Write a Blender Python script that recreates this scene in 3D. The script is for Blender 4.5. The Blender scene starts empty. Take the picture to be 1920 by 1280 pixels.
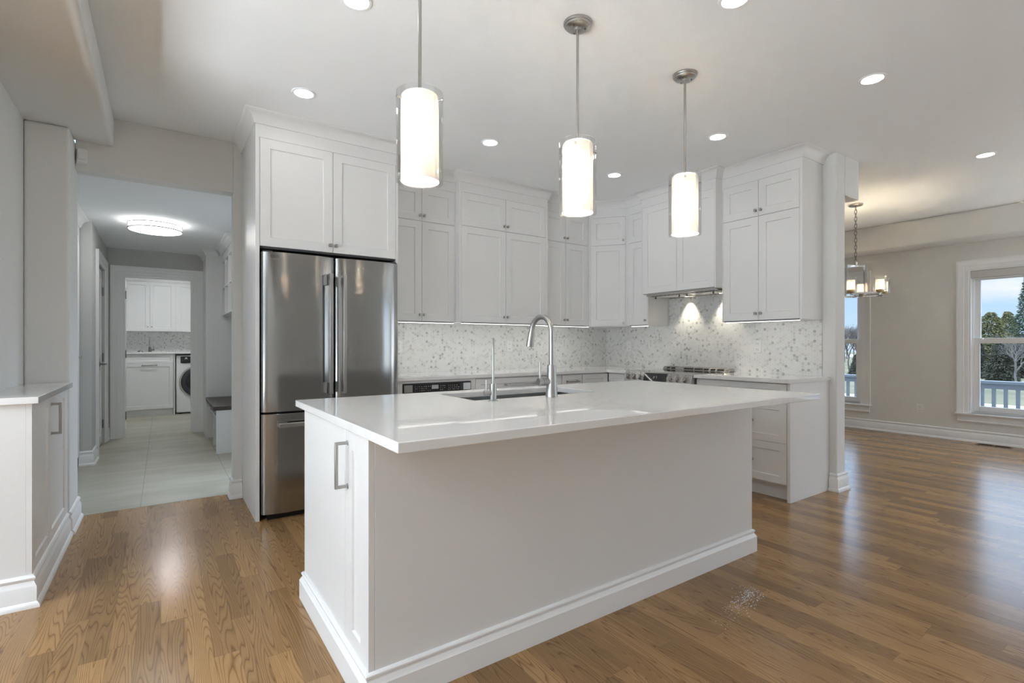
import bpy, bmesh, math, random
from math import sin, cos, pi, radians, sqrt
from mathutils import Vector, Matrix

S = bpy.context.scene
COL = S.collection
random.seed(7)
CEIL = 2.71

# ------------------------------------------------------------------ camera
cam_d = bpy.data.cameras.new('camera')
cam_d.sensor_width = 36.0
cam_d.sensor_fit = 'HORIZONTAL'
cam_d.lens = 947.44 / 1920 * 36
cam_d.shift_y = 5.9 / 1920
cam_d.clip_start = 0.02
cam_d.clip_end = 400
cam = bpy.data.objects.new('camera', cam_d)
COL.objects.link(cam)
cam.location = (0, 0, 1.17)
cam.rotation_euler = (radians(90), 0, -radians(34.6814))
S.camera = cam

# ------------------------------------------------------------------ view and world
S.view_settings.view_transform = 'Standard'
S.view_settings.look = 'None'
S.view_settings.exposure = 0.24
S.view_settings.gamma = 1.0
S.view_settings.use_curve_mapping = False
S.cycles.use_denoising = True
S.cycles.max_bounces = 12
S.cycles.diffuse_bounces = 8
S.cycles.glossy_bounces = 5
S.cycles.transmission_bounces = 8
S.cycles.transparent_max_bounces = 24
S.cycles.sample_clamp_indirect = 0.0
S.cycles.caustics_reflective = False
S.cycles.caustics_refractive = False


def node(nt, kind, **kw):
    n = nt.nodes.new('ShaderNode' + kind)
    for k, v in kw.items():
        setattr(n, k, v)
    return n


def link(nt, a, b):
    nt.links.new(a, b)


def build_world():
    w = bpy.data.worlds.new('sky')
    S.world = w
    w.use_nodes = True
    nt = w.node_tree
    nt.nodes.clear()
    out = node(nt, 'OutputWorld')
    bg = node(nt, 'Background')
    tc = node(nt, 'TexCoord')
    sep = node(nt, 'SeparateXYZ')
    link(nt, tc.outputs['Generated'], sep.inputs[0])
    ramp = node(nt, 'ValToRGB')
    e = ramp.color_ramp.elements
    e[0].position = 0.0
    e[0].color = (0.60, 0.80, 1.0, 1)
    e[1].position = 0.16
    e[1].color = (0.40, 0.66, 1.0, 1)
    e2 = ramp.color_ramp.elements.new(0.45)
    e2.color = (0.62, 0.78, 1.0, 1)
    link(nt, sep.outputs[2], ramp.inputs[0])
    nz = node(nt, 'TexNoise')
    nz.inputs['Scale'].default_value = 5.0
    nz.inputs['Detail'].default_value = 6.0
    mp = node(nt, 'Mapping')
    mp.inputs['Scale'].default_value = (1, 1, 3.5)
    link(nt, tc.outputs['Generated'], mp.inputs[0])
    link(nt, mp.outputs[0], nz.inputs['Vector'])
    cr = node(nt, 'ValToRGB')
    cr.color_ramp.elements[0].position = 0.48
    cr.color_ramp.elements[1].position = 0.72
    link(nt, nz.outputs['Fac'], cr.inputs[0])
    mx = node(nt, 'MixRGB')
    mx.inputs[2].default_value = (0.95, 0.97, 1.0, 1)
    link(nt, cr.outputs[0], mx.inputs[0])
    link(nt, ramp.outputs[0], mx.inputs[1])
    # brighter cloud deck higher up
    mr = node(nt, 'MapRange')
    mr.inputs['From Min'].default_value = 0.10
    mr.inputs['From Max'].default_value = 0.40
    mr.inputs['To Min'].default_value = 0.92
    mr.inputs['To Max'].default_value = 5.2
    link(nt, sep.outputs[2], mr.inputs['Value'])
    link(nt, mx.outputs[0], bg.inputs['Color'])
    link(nt, mr.outputs[0], bg.inputs['Strength'])
    link(nt, bg.outputs[0], out.inputs[0])


build_world()


def area(name, loc, rot, sx, sy, power, color=(1, 1, 1)):
    d = bpy.data.lights.new(name, 'AREA')
    d.shape = 'RECTANGLE'
    d.size = sx
    d.size_y = sy
    d.energy = power
    d.color = color
    o = bpy.data.objects.new(name, d)
    COL.objects.link(o)
    o.location = loc
    o.rotation_euler = rot
    return o


# patio daylight beside the camera; fill lamps added at unseen rear and dining windows
area('daylight_patio', (-3.50, 1.15, 1.35), (radians(90 + 25), 0, radians(-90)), 3.3, 1.7, 10, (0.88, 0.945, 1.0))
area('rear_fill', (6.4, -3.50, 1.35), (radians(90 + 30), 0, 0), 2.3, 1.6, 12, (0.88, 0.945, 1.0))
area('dining_fill', (7.92, -1.45, 1.25), (radians(90 + 30), 0, radians(90)), 1.9, 1.6, 16, (0.88, 0.945, 1.0))
# upward lamps added to brighten the ceiling, as snow outside would
area('ceiling_fill_patio', (-3.50, 1.15, 0.60), (radians(90 + 72), 0, radians(-90)), 3.3, 0.8, 268, (0.87, 0.945, 1.0)).data.spread = radians(150)
area('ceiling_fill_rear', (6.4, -3.45, 0.70), (radians(90 + 72), 0, 0), 2.3, 0.6, 14, (0.87, 0.945, 1.0)).data.spread = radians(150)

# fill lamp added to light the hall, unseen behind the fridge wall
area('hall_fill', (0.915, 5.17, 1.10), (radians(90), 0, radians(90)), 0.8, 1.8, 1.5, (1.0, 0.985, 0.96))
area('ceiling_fill_dining', (7.90, -1.45, 0.62), (radians(90 + 70), 0, radians(90)), 1.9, 0.6, 32, (0.87, 0.945, 1.0)).data.spread = radians(150)  # another upward lamp added for the ceiling, dining side

# ------------------------------------------------------------------ materials
M = {}


def mat(name, color, rough=0.5, metal=0.0, spec=0.5, emit=None, estr=0.0, coat=0.0, noise=0.0, nscale=40.0, bump=0.0):
    m = bpy.data.materials.new(name)
    m.use_nodes = True
    nt = m.node_tree
    b = nt.nodes['Principled BSDF']
    b.inputs['Base Color'].default_value = (*color, 1)
    b.inputs['Roughness'].default_value = rough
    b.inputs['Metallic'].default_value = metal
    b.inputs['Specular IOR Level'].default_value = spec
    b.inputs['Coat Weight'].default_value = coat
    if emit:
        b.inputs['Emission Color'].default_value = (*emit, 1)
        b.inputs['Emission Strength'].default_value = estr
    if noise or bump:
        tc = node(nt, 'TexCoord')
        nz = node(nt, 'TexNoise')
        nz.inputs['Scale'].default_value = nscale
        nz.inputs['Detail'].default_value = 4
        link(nt, tc.outputs['Object'], nz.inputs['Vector'])
        if noise:
            mx = node(nt, 'MixRGB')
            mx.blend_type = 'MIX'
            mx.inputs[1].default_value = (*[max(0, c * (1 - noise)) for c in color], 1)
            mx.inputs[2].default_value = (*[min(1, c * (1 + noise)) for c in color], 1)
            link(nt, nz.outputs['Fac'], mx.inputs[0])
            link(nt, mx.outputs[0], b.inputs['Base Color'])
        if bump:
            bp = node(nt, 'Bump')
            bp.inputs['Strength'].default_value = bump
            bp.inputs['Distance'].default_value = 0.002
            link(nt, nz.outputs['Fac'], bp.inputs['Height'])
            link(nt, bp.outputs[0], b.inputs['Normal'])
    M[name] = m
    return m


mat('wall_paint', (0.735, 0.74, 0.73), 0.75, spec=0.2, noise=0.012, nscale=3, bump=0.03)
mat('wall_paint_warm', (0.74, 0.73, 0.70), 0.75, spec=0.2, noise=0.012, nscale=3)
mat('wall_paint_hall_dimmed', (0.54, 0.54, 0.525), 0.75, spec=0.2, noise=0.012, nscale=3)  # same greige as the other walls, darkened in colour for the dim hall
mat('ceiling_paint', (0.85, 0.87, 0.885), 0.85, spec=0.15, noise=0.01, nscale=3)
mat('trim_paint', (0.83, 0.832, 0.83), 0.35, spec=0.4, noise=0.005, nscale=5)
mat('cabinet_paint', (0.77, 0.772, 0.77), 0.38, spec=0.4, noise=0.006, nscale=6)
mat('cabinet_inside', (0.10, 0.10, 0.10), 0.8)
mat('nickel', (0.46, 0.45, 0.43), 0.30, metal=1.0)
mat('dark_nickel', (0.22, 0.22, 0.21), 0.35, metal=1.0)
mat('chrome', (0.75, 0.74, 0.72), 0.08, metal=1.0)
mat('black_plastic', (0.012, 0.012, 0.014), 0.35)
mat('black_glass', (0.008, 0.008, 0.010), 0.06, spec=0.6, coat=0.5)
mat('dark_grey', (0.045, 0.045, 0.05), 0.5)
mat('white_plastic', (0.78, 0.78, 0.77), 0.35, spec=0.5)
mat('white_enamel', (0.80, 0.80, 0.81), 0.2, spec=0.5)
mat('icon_grey', (0.45, 0.45, 0.45), 0.5)
mat('shadow_line', (0.10, 0.10, 0.10), 0.9)
mat('bench_wood', (0.050, 0.038, 0.030), 0.42, noise=0.35, nscale=14)
mat('lens_white', (0.9, 0.9, 0.9), 0.4, emit=(1, 0.975, 0.94), estr=34)
mat('laundry_fill_lens', (0.9, 0.9, 0.9), 0.4, emit=(0.96, 0.98, 1.0), estr=150)
mat('lamp_diffuser', (0.9, 0.9, 0.9), 0.4, emit=(1, 0.985, 0.96), estr=8)
mat('led', (0.9, 0.9, 0.9), 0.4, emit=(1, 0.985, 0.95), estr=36)
mat('led_soft', (0.9, 0.9, 0.9), 0.4, emit=(1, 0.985, 0.95), estr=3.5)
mat('hood_lens', (0.9, 0.9, 0.9), 0.4, emit=(1, 0.88, 0.66), estr=3.5)
mat('display_digits', (0.3, 0.3, 0.3), 0.4, emit=(0.8, 0.85, 0.9), estr=0.35)
mat('brass_socket', (0.34, 0.25, 0.13), 0.4, metal=1.0)
mat('railing_paint', (0.16, 0.19, 0.22), 0.6, noise=0.05, nscale=8)
mat('snow_dust', (0.8, 0.8, 0.8), 0.9)
mat('deck_board', (0.30, 0.29, 0.27), 0.8, noise=0.1, nscale=5)
mat('snow', (0.45, 0.47, 0.52), 0.8, noise=0.03, nscale=2)
mat('asphalt', (0.10, 0.125, 0.155), 0.8, noise=0.08, nscale=3)
mat('bark', (0.10, 0.085, 0.075), 0.9, noise=0.2, nscale=10)
mat('bark_pale', (0.12, 0.108, 0.098), 0.9, noise=0.2, nscale=10)
mat('conifer_olive', (0.105, 0.105, 0.038), 0.9, noise=0.5, nscale=1.3)
mat('conifer_green', (0.045, 0.075, 0.045), 0.9, noise=0.5, nscale=1.3)
mat('conifer_dark', (0.040, 0.045, 0.028), 0.9, noise=0.5, nscale=1.3)
mat('far_siding', (0.70, 0.72, 0.80), 0.8, noise=0.03, nscale=2)
mat('vent_wood', (0.16, 0.085, 0.04), 0.5, noise=0.2, nscale=20)
mat('vent_slot', (0.006, 0.005, 0.005), 0.9)
mat('shade_fabric', (0.62, 0.61, 0.58), 0.9, noise=0.02, nscale=60)
mat('dark_door', (0.05, 0.055, 0.07), 0.12, metal=0.2, spec=0.6)


def steel(name, color, rough, stretch=(1, 1, 60)):
    m = mat(name, color, rough, metal=1.0)
    nt = m.node_tree
    b = nt.nodes['Principled BSDF']
    tc = node(nt, 'TexCoord')
    mp = node(nt, 'Mapping')
    mp.inputs['Scale'].default_value = stretch
    nz = node(nt, 'TexNoise')
    nz.inputs['Scale'].default_value = 30
    nz.inputs['Detail'].default_value = 3
    link(nt, tc.outputs['Object'], mp.inputs[0])
    link(nt, mp.outputs[0], nz.inputs['Vector'])
    mr = node(nt, 'MapRange')
    mr.inputs['To Min'].default_value = rough - 0.02
    mr.inputs['To Max'].default_value = rough + 0.03
    link(nt, nz.outputs['Fac'], mr.inputs['Value'])
    link(nt, mr.outputs[0], b.inputs['Roughness'])
    return m


steel('stainless', (0.36, 0.36, 0.357), 0.15, (0.6, 0.6, 40))
steel('stainless_flat', (0.50, 0.49, 0.48), 0.26, (1, 1, 40))
steel('brushed_nickel', (0.47, 0.465, 0.455), 0.33, (1, 1, 30))
steel('sink_steel', (0.42, 0.42, 0.42), 0.30, (20, 1, 1))


def glass(name, tint, edge, base=0.02):
    m = bpy.data.materials.new(name)
    m.use_nodes = True
    nt = m.node_tree
    nt.nodes.clear()
    out = node(nt, 'OutputMaterial')
    mix = node(nt, 'MixShader')
    tr = node(nt, 'BsdfTransparent')
    tr.inputs[0].default_value = (*tint, 1)
    gl = node(nt, 'BsdfGlossy')
    gl.inputs['Roughness'].default_value = 0.02
    fr = node(nt, 'LayerWeight')
    fr.inputs['Blend'].default_value = 0.28
    mr = node(nt, 'MapRange')
    mr.inputs['To Min'].default_value = base
    mr.inputs['To Max'].default_value = edge
    link(nt, fr.outputs['Fresnel'], mr.inputs['Value'])
    link(nt, mr.outputs[0], mix.inputs[0])
    link(nt, tr.outputs[0], mix.inputs[1])
    link(nt, gl.outputs[0], mix.inputs[2])
    link(nt, mix.outputs[0], out.inputs[0])
    M[name] = m


glass('clear_glass', (0.985, 0.99, 0.99), 0.40, 0.015)
glass('window_glass', (0.96, 0.97, 0.98), 0.6)


def opal(name='opal_glass', f=0.015):
    m = bpy.data.materials.new(name)
    m.use_nodes = True
    nt = m.node_tree
    nt.nodes.clear()
    out = node(nt, 'OutputMaterial')
    mix = node(nt, 'MixShader')
    mix.inputs[0].default_value = f
    df = node(nt, 'BsdfDiffuse')
    df.inputs[0].default_value = (0.92, 0.90, 0.88, 1)
    tl = node(nt, 'BsdfTranslucent')
    tl.inputs[0].default_value = (0.96, 0.91, 0.84, 1)
    link(nt, df.outputs[0], mix.inputs[1])
    link(nt, tl.outputs[0], mix.inputs[2])
    link(nt, mix.outputs[0], out.inputs[0])
    M[name] = m


opal()
opal('frosted_glass', 0.5)
opal('frosted_top', 0.32)


def math_n(nt, op, a, b=None, c=None):
    n = node(nt, 'Math', operation=op)
    for i, v in enumerate((a, b, c)):
        if v is None:
            continue
        if hasattr(v, 'links'):
            link(nt, v, n.inputs[i])
        else:
            n.inputs[i].default_value = v
    return n.outputs[0]


def wood_floor():
    m = mat('oak_floor', (0.3, 0.17, 0.08), 0.25, spec=0.32)
    nt = m.node_tree
    b = nt.nodes['Principled BSDF']
    tc = node(nt, 'TexCoord')
    sp = node(nt, 'SeparateXYZ')
    link(nt, tc.outputs['Object'], sp.inputs[0])
    W = 0.0825
    X = math_n(nt, 'ADD', sp.outputs[0], 50.0)
    Y = math_n(nt, 'ADD', sp.outputs[1], 50.0)
    xi = math_n(nt, 'FLOOR', math_n(nt, 'DIVIDE', X, W))
    fx = math_n(nt, 'SUBTRACT', math_n(nt, 'DIVIDE', X, W), xi)
    wn = node(nt, 'TexWhiteNoise', noise_dimensions='1D')
    link(nt, xi, wn.inputs['W'])
    ys = math_n(nt, 'DIVIDE', math_n(nt, 'ADD', Y, math_n(nt, 'MULTIPLY', wn.outputs['Value'], 7.3)), 0.78)
    yi = math_n(nt, 'FLOOR', ys)
    fy = math_n(nt, 'SUBTRACT', ys, yi)
    cmb = node(nt, 'CombineXYZ')
    link(nt, xi, cmb.inputs[0])
    link(nt, yi, cmb.inputs[1])
    pw = node(nt, 'TexWhiteNoise', noise_dimensions='2D')
    link(nt, cmb.outputs[0], pw.inputs['Vector'])
    rnd = pw.outputs['Value']
    # cathedral grain: contour lines of a stretched noise field, different in each board
    gc = node(nt, 'CombineXYZ')
    link(nt, math_n(nt, 'MULTIPLY', fx, W * 9.0), gc.inputs[0])
    link(nt, math_n(nt, 'MULTIPLY', Y, 0.62), gc.inputs[1])
    link(nt, math_n(nt, 'MULTIPLY', rnd, 61.0), gc.inputs[2])
    n1 = node(nt, 'TexNoise')
    n1.inputs['Scale'].default_value = 1.5
    n1.inputs['Detail'].default_value = 1.0
    n1.inputs['Roughness'].default_value = 0.35
    n1.inputs['Distortion'].default_value = 0.12
    link(nt, gc.outputs[0], n1.inputs['Vector'])
    rings = math_n(nt, 'FRACT', math_n(nt, 'MULTIPLY', n1.outputs['Fac'], 25.0))
    rr = node(nt, 'ValToRGB')
    el = rr.color_ramp.elements
    el[0].position = 0.0
    el[0].color = (0.30, 0.30, 0.30, 1)
    el[1].position = 0.10
    el[1].color = (0.68, 0.68, 0.68, 1)
    for p, v in ((0.28, 0.90), (0.55, 1.0), (0.90, 0.90), (1.0, 0.45)):
        q = el.new(p)
        q.color = (v, v, v, 1)
    link(nt, rings, rr.inputs[0])
    # fine pores
    fc = node(nt, 'CombineXYZ')
    link(nt, math_n(nt, 'MULTIPLY', X, 420.0), fc.inputs[0])
    link(nt, math_n(nt, 'MULTIPLY', Y, 14.0), fc.inputs[1])
    link(nt, rnd, fc.inputs[2])
    n2 = node(nt, 'TexNoise')
    n2.inputs['Scale'].default_value = 1.0
    n2.inputs['Detail'].default_value = 2.0
    link(nt, fc.outputs[0], n2.inputs['Vector'])
    g = math_n(nt, 'ADD', math_n(nt, 'MULTIPLY', rr.outputs[0], 0.72), math_n(nt, 'MULTIPLY', n2.outputs['Fac'], 0.30))
    # board tone
    tone = math_n(nt, 'ADD', math_n(nt, 'MULTIPLY', rnd, 0.50), 0.72)
    cr = node(nt, 'ValToRGB')
    ce = cr.color_ramp.elements
    ce[0].position = 0.12
    ce[0].color = (0.085, 0.044, 0.020, 1)
    ce[1].position = 0.95
    ce[1].color = (0.375, 0.222, 0.098, 1)
    q = ce.new(0.5)
    q.color = (0.215, 0.114, 0.046, 1)
    link(nt, g, cr.inputs[0])
    mul = node(nt, 'MixRGB', blend_type='MULTIPLY')
    mul.inputs[0].default_value = 1.0
    link(nt, cr.outputs[0], mul.inputs[1])
    tcv = node(nt, 'CombineXYZ')
    for i in range(3):
        link(nt, tone, tcv.inputs[i])
    link(nt, tcv.outputs[0], mul.inputs[2])
    # joints
    ex = math_n(nt, 'MINIMUM', fx, math_n(nt, 'SUBTRACT', 1.0, fx))
    ey = math_n(nt, 'MINIMUM', fy, math_n(nt, 'SUBTRACT', 1.0, fy))
    jx = math_n(nt, 'LESS_THAN', ex, 0.010)
    jy = math_n(nt, 'LESS_THAN', ey, 0.0012)
    j = math_n(nt, 'MULTIPLY', math_n(nt, 'MAXIMUM', jx, jy), 0.30)
    dk = node(nt, 'MixRGB')
    dk.inputs[2].default_value = (0.03, 0.016, 0.008, 1)
    link(nt, j, dk.inputs[0])
    link(nt, mul.outputs[0], dk.inputs[1])
    link(nt, dk.outputs[0], b.inputs['Base Color'])
    rg = math_n(nt, 'ADD', math_n(nt, 'MULTIPLY', n2.outputs['Fac'], 0.07), 0.185)
    link(nt, rg, b.inputs['Roughness'])
    bp = node(nt, 'Bump')
    bp.inputs['Strength'].default_value = 0.03
    bp.inputs['Distance'].default_value = 0.001
    link(nt, math_n(nt, 'SUBTRACT', g, j), bp.inputs['Height'])
    link(nt, bp.outputs[0], b.inputs['Normal'])


def tile_floor():
    m = mat('stone_tile', (0.42, 0.43, 0.38), 0.35, spec=0.4)
    nt = m.node_tree
    b = nt.nodes['Principled BSDF']
    tc = node(nt, 'TexCoord')
    sp = node(nt, 'SeparateXYZ')
    link(nt, tc.outputs['Object'], sp.inputs[0])
    x = math_n(nt, 'DIVIDE', math_n(nt, 'ADD', sp.outputs[0], 0.13 + 12.2), 0.61)
    y = math_n(nt, 'DIVIDE', math_n(nt, 'ADD', sp.outputs[1], -0.42), 1.22)
    fx = math_n(nt, 'FRACT', x)
    fy = math_n(nt, 'FRACT', y)
    ex = math_n(nt, 'MULTIPLY', math_n(nt, 'MINIMUM', fx, math_n(nt, 'SUBTRACT', 1.0, fx)), 0.61)
    ey = math_n(nt, 'MULTIPLY', math_n(nt, 'MINIMUM', fy, math_n(nt, 'SUBTRACT', 1.0, fy)), 1.22)
    j = math_n(nt, 'LESS_THAN', math_n(nt, 'MINIMUM', ex, ey), 0.0035)
    mp = node(nt, 'Mapping')
    mp.inputs['Rotation'].default_value = (0, 0, radians(24))
    mp.inputs['Scale'].default_value = (1.0, 3.2, 1)
    link(nt, tc.outputs['Object'], mp.inputs[0])
    n1 = node(nt, 'TexNoise')
    n1.inputs['Scale'].default_value = 1.5
    n1.inputs['Detail'].default_value = 5
    n1.inputs['Distortion'].default_value = 0.6
    link(nt, mp.outputs[0], n1.inputs['Vector'])
    cr = node(nt, 'ValToRGB')
    ce = cr.color_ramp.elements
    ce[0].position = 0.32
    ce[0].color = (0.35, 0.335, 0.255, 1)
    ce[1].position = 0.68
    ce[1].color = (0.47, 0.455, 0.375, 1)
    link(nt, n1.outputs['Fac'], cr.inputs[0])
    mx = node(nt, 'MixRGB')
    mx.inputs[2].default_value = (0.22, 0.22, 0.19, 1)
    link(nt, math_n(nt, 'MULTIPLY', j, 0.8), mx.inputs[0])
    link(nt, cr.outputs[0], mx.inputs[1])
    link(nt, mx.outputs[0], b.inputs['Base Color'])


def vmath(nt, op, a, b=None):
    n = node(nt, 'VectorMath', operation=op)
    for i, v in enumerate((a, b)):
        if v is None:
            continue
        if hasattr(v, 'links'):
            link(nt, v, n.inputs[i])
        else:
            n.inputs[i].default_value = v
    return n


def hex_tile():
    # flat-topped one-inch marble hexagons; the panel's local x runs along the wall, z up
    m = mat('hex_mosaic', (0.75, 0.75, 0.73), 0.22, spec=0.5)
    nt = m.node_tree
    b = nt.nodes['Principled BSDF']
    tc = node(nt, 'TexCoord')
    sp = node(nt, 'SeparateXYZ')
    link(nt, tc.outputs['Object'], sp.inputs[0])
    h = 0.0268
    s = h / sqrt(3)
    cm = node(nt, 'CombineXYZ')
    link(nt, math_n(nt, 'ADD', math_n(nt, 'ADD', sp.outputs[0], sp.outputs[1]), 20.0), cm.inputs[0])
    link(nt, math_n(nt, 'ADD', sp.outputs[2], 20.0), cm.inputs[1])
    r = (3 * s, h, 1)
    hr = (1.5 * s, h / 2, 0.5)
    P = cm.outputs[0]
    a = vmath(nt, 'SUBTRACT', vmath(nt, 'MODULO', P, r).outputs[0], hr).outputs[0]
    b2 = vmath(nt, 'SUBTRACT', vmath(nt, 'MODULO', vmath(nt, 'SUBTRACT', P, hr).outputs[0], r).outputs[0], hr).outputs[0]
    a = vmath(nt, 'MULTIPLY', a, (1, 1, 0)).outputs[0]
    b2 = vmath(nt, 'MULTIPLY', b2, (1, 1, 0)).outputs[0]
    la = vmath(nt, 'LENGTH', a).outputs['Value']
    lb = vmath(nt, 'LENGTH', b2).outputs['Value']
    sel = math_n(nt, 'LESS_THAN', la, lb)
    mixv = node(nt, 'Mix', data_type='VECTOR')
    link(nt, sel, mixv.inputs['Factor'])
    link(nt, b2, mixv.inputs[4])
    link(nt, a, mixv.inputs[5])
    G = mixv.outputs[1]
    ID = vmath(nt, 'SUBTRACT', P, G).outputs[0]
    idr = vmath(nt, 'SNAP', vmath(nt, 'ADD', ID, (0.001, 0.001, 0)).outputs[0], (0.002, 0.002, 1)).outputs[0]
    wn = node(nt, 'TexWhiteNoise', noise_dimensions='2D')
    link(nt, idr, wn.inputs['Vector'])
    ab = vmath(nt, 'ABSOLUTE', G).outputs[0]
    sg = node(nt, 'SeparateXYZ')
    link(nt, ab, sg.inputs[0])
    d2 = math_n(nt, 'ADD', math_n(nt, 'MULTIPLY', sg.outputs[0], sqrt(3) / 2), math_n(nt, 'MULTIPLY', sg.outputs[1], 0.5))
    d = math_n(nt, 'MAXIMUM', sg.outputs[1], d2)
    grout = math_n(nt, 'GREATER_THAN', d, h / 2 - 0.0012)
    # stone tone per piece
    cr = node(nt, 'ValToRGB')
    cr.color_ramp.interpolation = 'LINEAR'
    ce = cr.color_ramp.elements
    ce[0].position = 0.0
    ce[0].color = (0.44, 0.44, 0.435, 1)
    ce[1].position = 1.0
    ce[1].color = (0.80, 0.80, 0.775, 1)
    for p, v in ((0.03, 0.50), (0.07, 0.63), (0.22, 0.69), (0.36, 0.755), (0.7, 0.785)):
        q = ce.new(p)
        q.color = (v, v, v * 0.975, 1)
    link(nt, wn.outputs['Value'], cr.inputs[0])
    nz = node(nt, 'TexNoise')
    nz.inputs['Scale'].default_value = 60
    nz.inputs['Detail'].default_value = 4
    link(nt, tc.outputs['Object'], nz.inputs['Vector'])
    vein = node(nt, 'MixRGB', blend_type='MULTIPLY')
    vein.inputs[0].default_value = 0.12
    link(nt, cr.outputs[0], vein.inputs[1])
    link(nt, nz.outputs['Fac'], vein.inputs[2])
    mx = node(nt, 'MixRGB')
    mx.inputs[2].default_value = (0.78, 0.78, 0.76, 1)
    link(nt, grout, mx.inputs[0])
    link(nt, vein.outputs[0], mx.inputs[1])
    link(nt, mx.outputs[0], b.inputs['Base Color'])
    bp = node(nt, 'Bump')
    bp.inputs['Strength'].default_value = 0.35
    bp.inputs['Distance'].default_value = 0.001
    link(nt, math_n(nt, 'SUBTRACT', 1.0, grout), bp.inputs['Height'])
    link(nt, bp.outputs[0], b.inputs['Normal'])
    link(nt, math_n(nt, 'ADD', math_n(nt, 'MULTIPLY', grout, 0.5), 0.2), b.inputs['Roughness'])


def quartz():
    m = mat('white_quartz', (0.80, 0.80, 0.80), 0.035, spec=0.5)
    nt = m.node_tree
    b = nt.nodes['Principled BSDF']
    tc = node(nt, 'TexCoord')
    n1 = node(nt, 'TexNoise')
    n1.inputs['Scale'].default_value = 3.0
    n1.inputs['Detail'].default_value = 6
    n1.inputs['Distortion'].default_value = 1.2
    link(nt, tc.outputs['Object'], n1.inputs['Vector'])
    v = math_n(nt, 'ABSOLUTE', math_n(nt, 'SUBTRACT', n1.outputs['Fac'], 0.5))
    cr = node(nt, 'ValToRGB')
    ce = cr.color_ramp.elements
    ce[0].position = 0.0
    ce[0].color = (0.70, 0.70, 0.705, 1)
    ce[1].position = 0.03
    ce[1].color = (0.80, 0.80, 0.80, 1)
    link(nt, v, cr.inputs[0])
    n2 = node(nt, 'TexNoise')
    n2.inputs['Scale'].default_value = 1.4
    n2.inputs['Detail'].default_value = 2
    link(nt, tc.outputs['Object'], n2.inputs['Vector'])
    mx = node(nt, 'MixRGB')
    mx.inputs[1].default_value = (0.80, 0.80, 0.80, 1)
    f2 = node(nt, 'MapRange')
    f2.inputs['From Min'].default_value = 0.45
    f2.inputs['From Max'].default_value = 0.7
    link(nt, n2.outputs['Fac'], f2.inputs['Value'])
    link(nt, f2.outputs[0], mx.inputs[0])
    link(nt, cr.outputs[0], mx.inputs[2])
    link(nt, mx.outputs[0], b.inputs['Base Color'])


def lawn():
    m = mat('lawn', (0.16, 0.17, 0.07), 0.95)
    nt = m.node_tree
    b = nt.nodes['Principled BSDF']
    tc = node(nt, 'TexCoord')
    n1 = node(nt, 'TexNoise')
    n1.inputs['Scale'].default_value = 0.35
    n1.inputs['Detail'].default_value = 6
    link(nt, tc.outputs['Object'], n1.inputs['Vector'])
    cr = node(nt, 'ValToRGB')
    ce = cr.color_ramp.elements
    ce[0].position = 0.35
    ce[0].color = (0.060, 0.065, 0.032, 1)
    ce[1].position = 0.65
    ce[1].color = (0.13, 0.115, 0.060, 1)
    link(nt, n1.outputs['Fac'], cr.inputs[0])
    link(nt, cr.outputs[0], b.inputs['Base Color'])


wood_floor()
tile_floor()
hex_tile()
quartz()
lawn()


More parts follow.
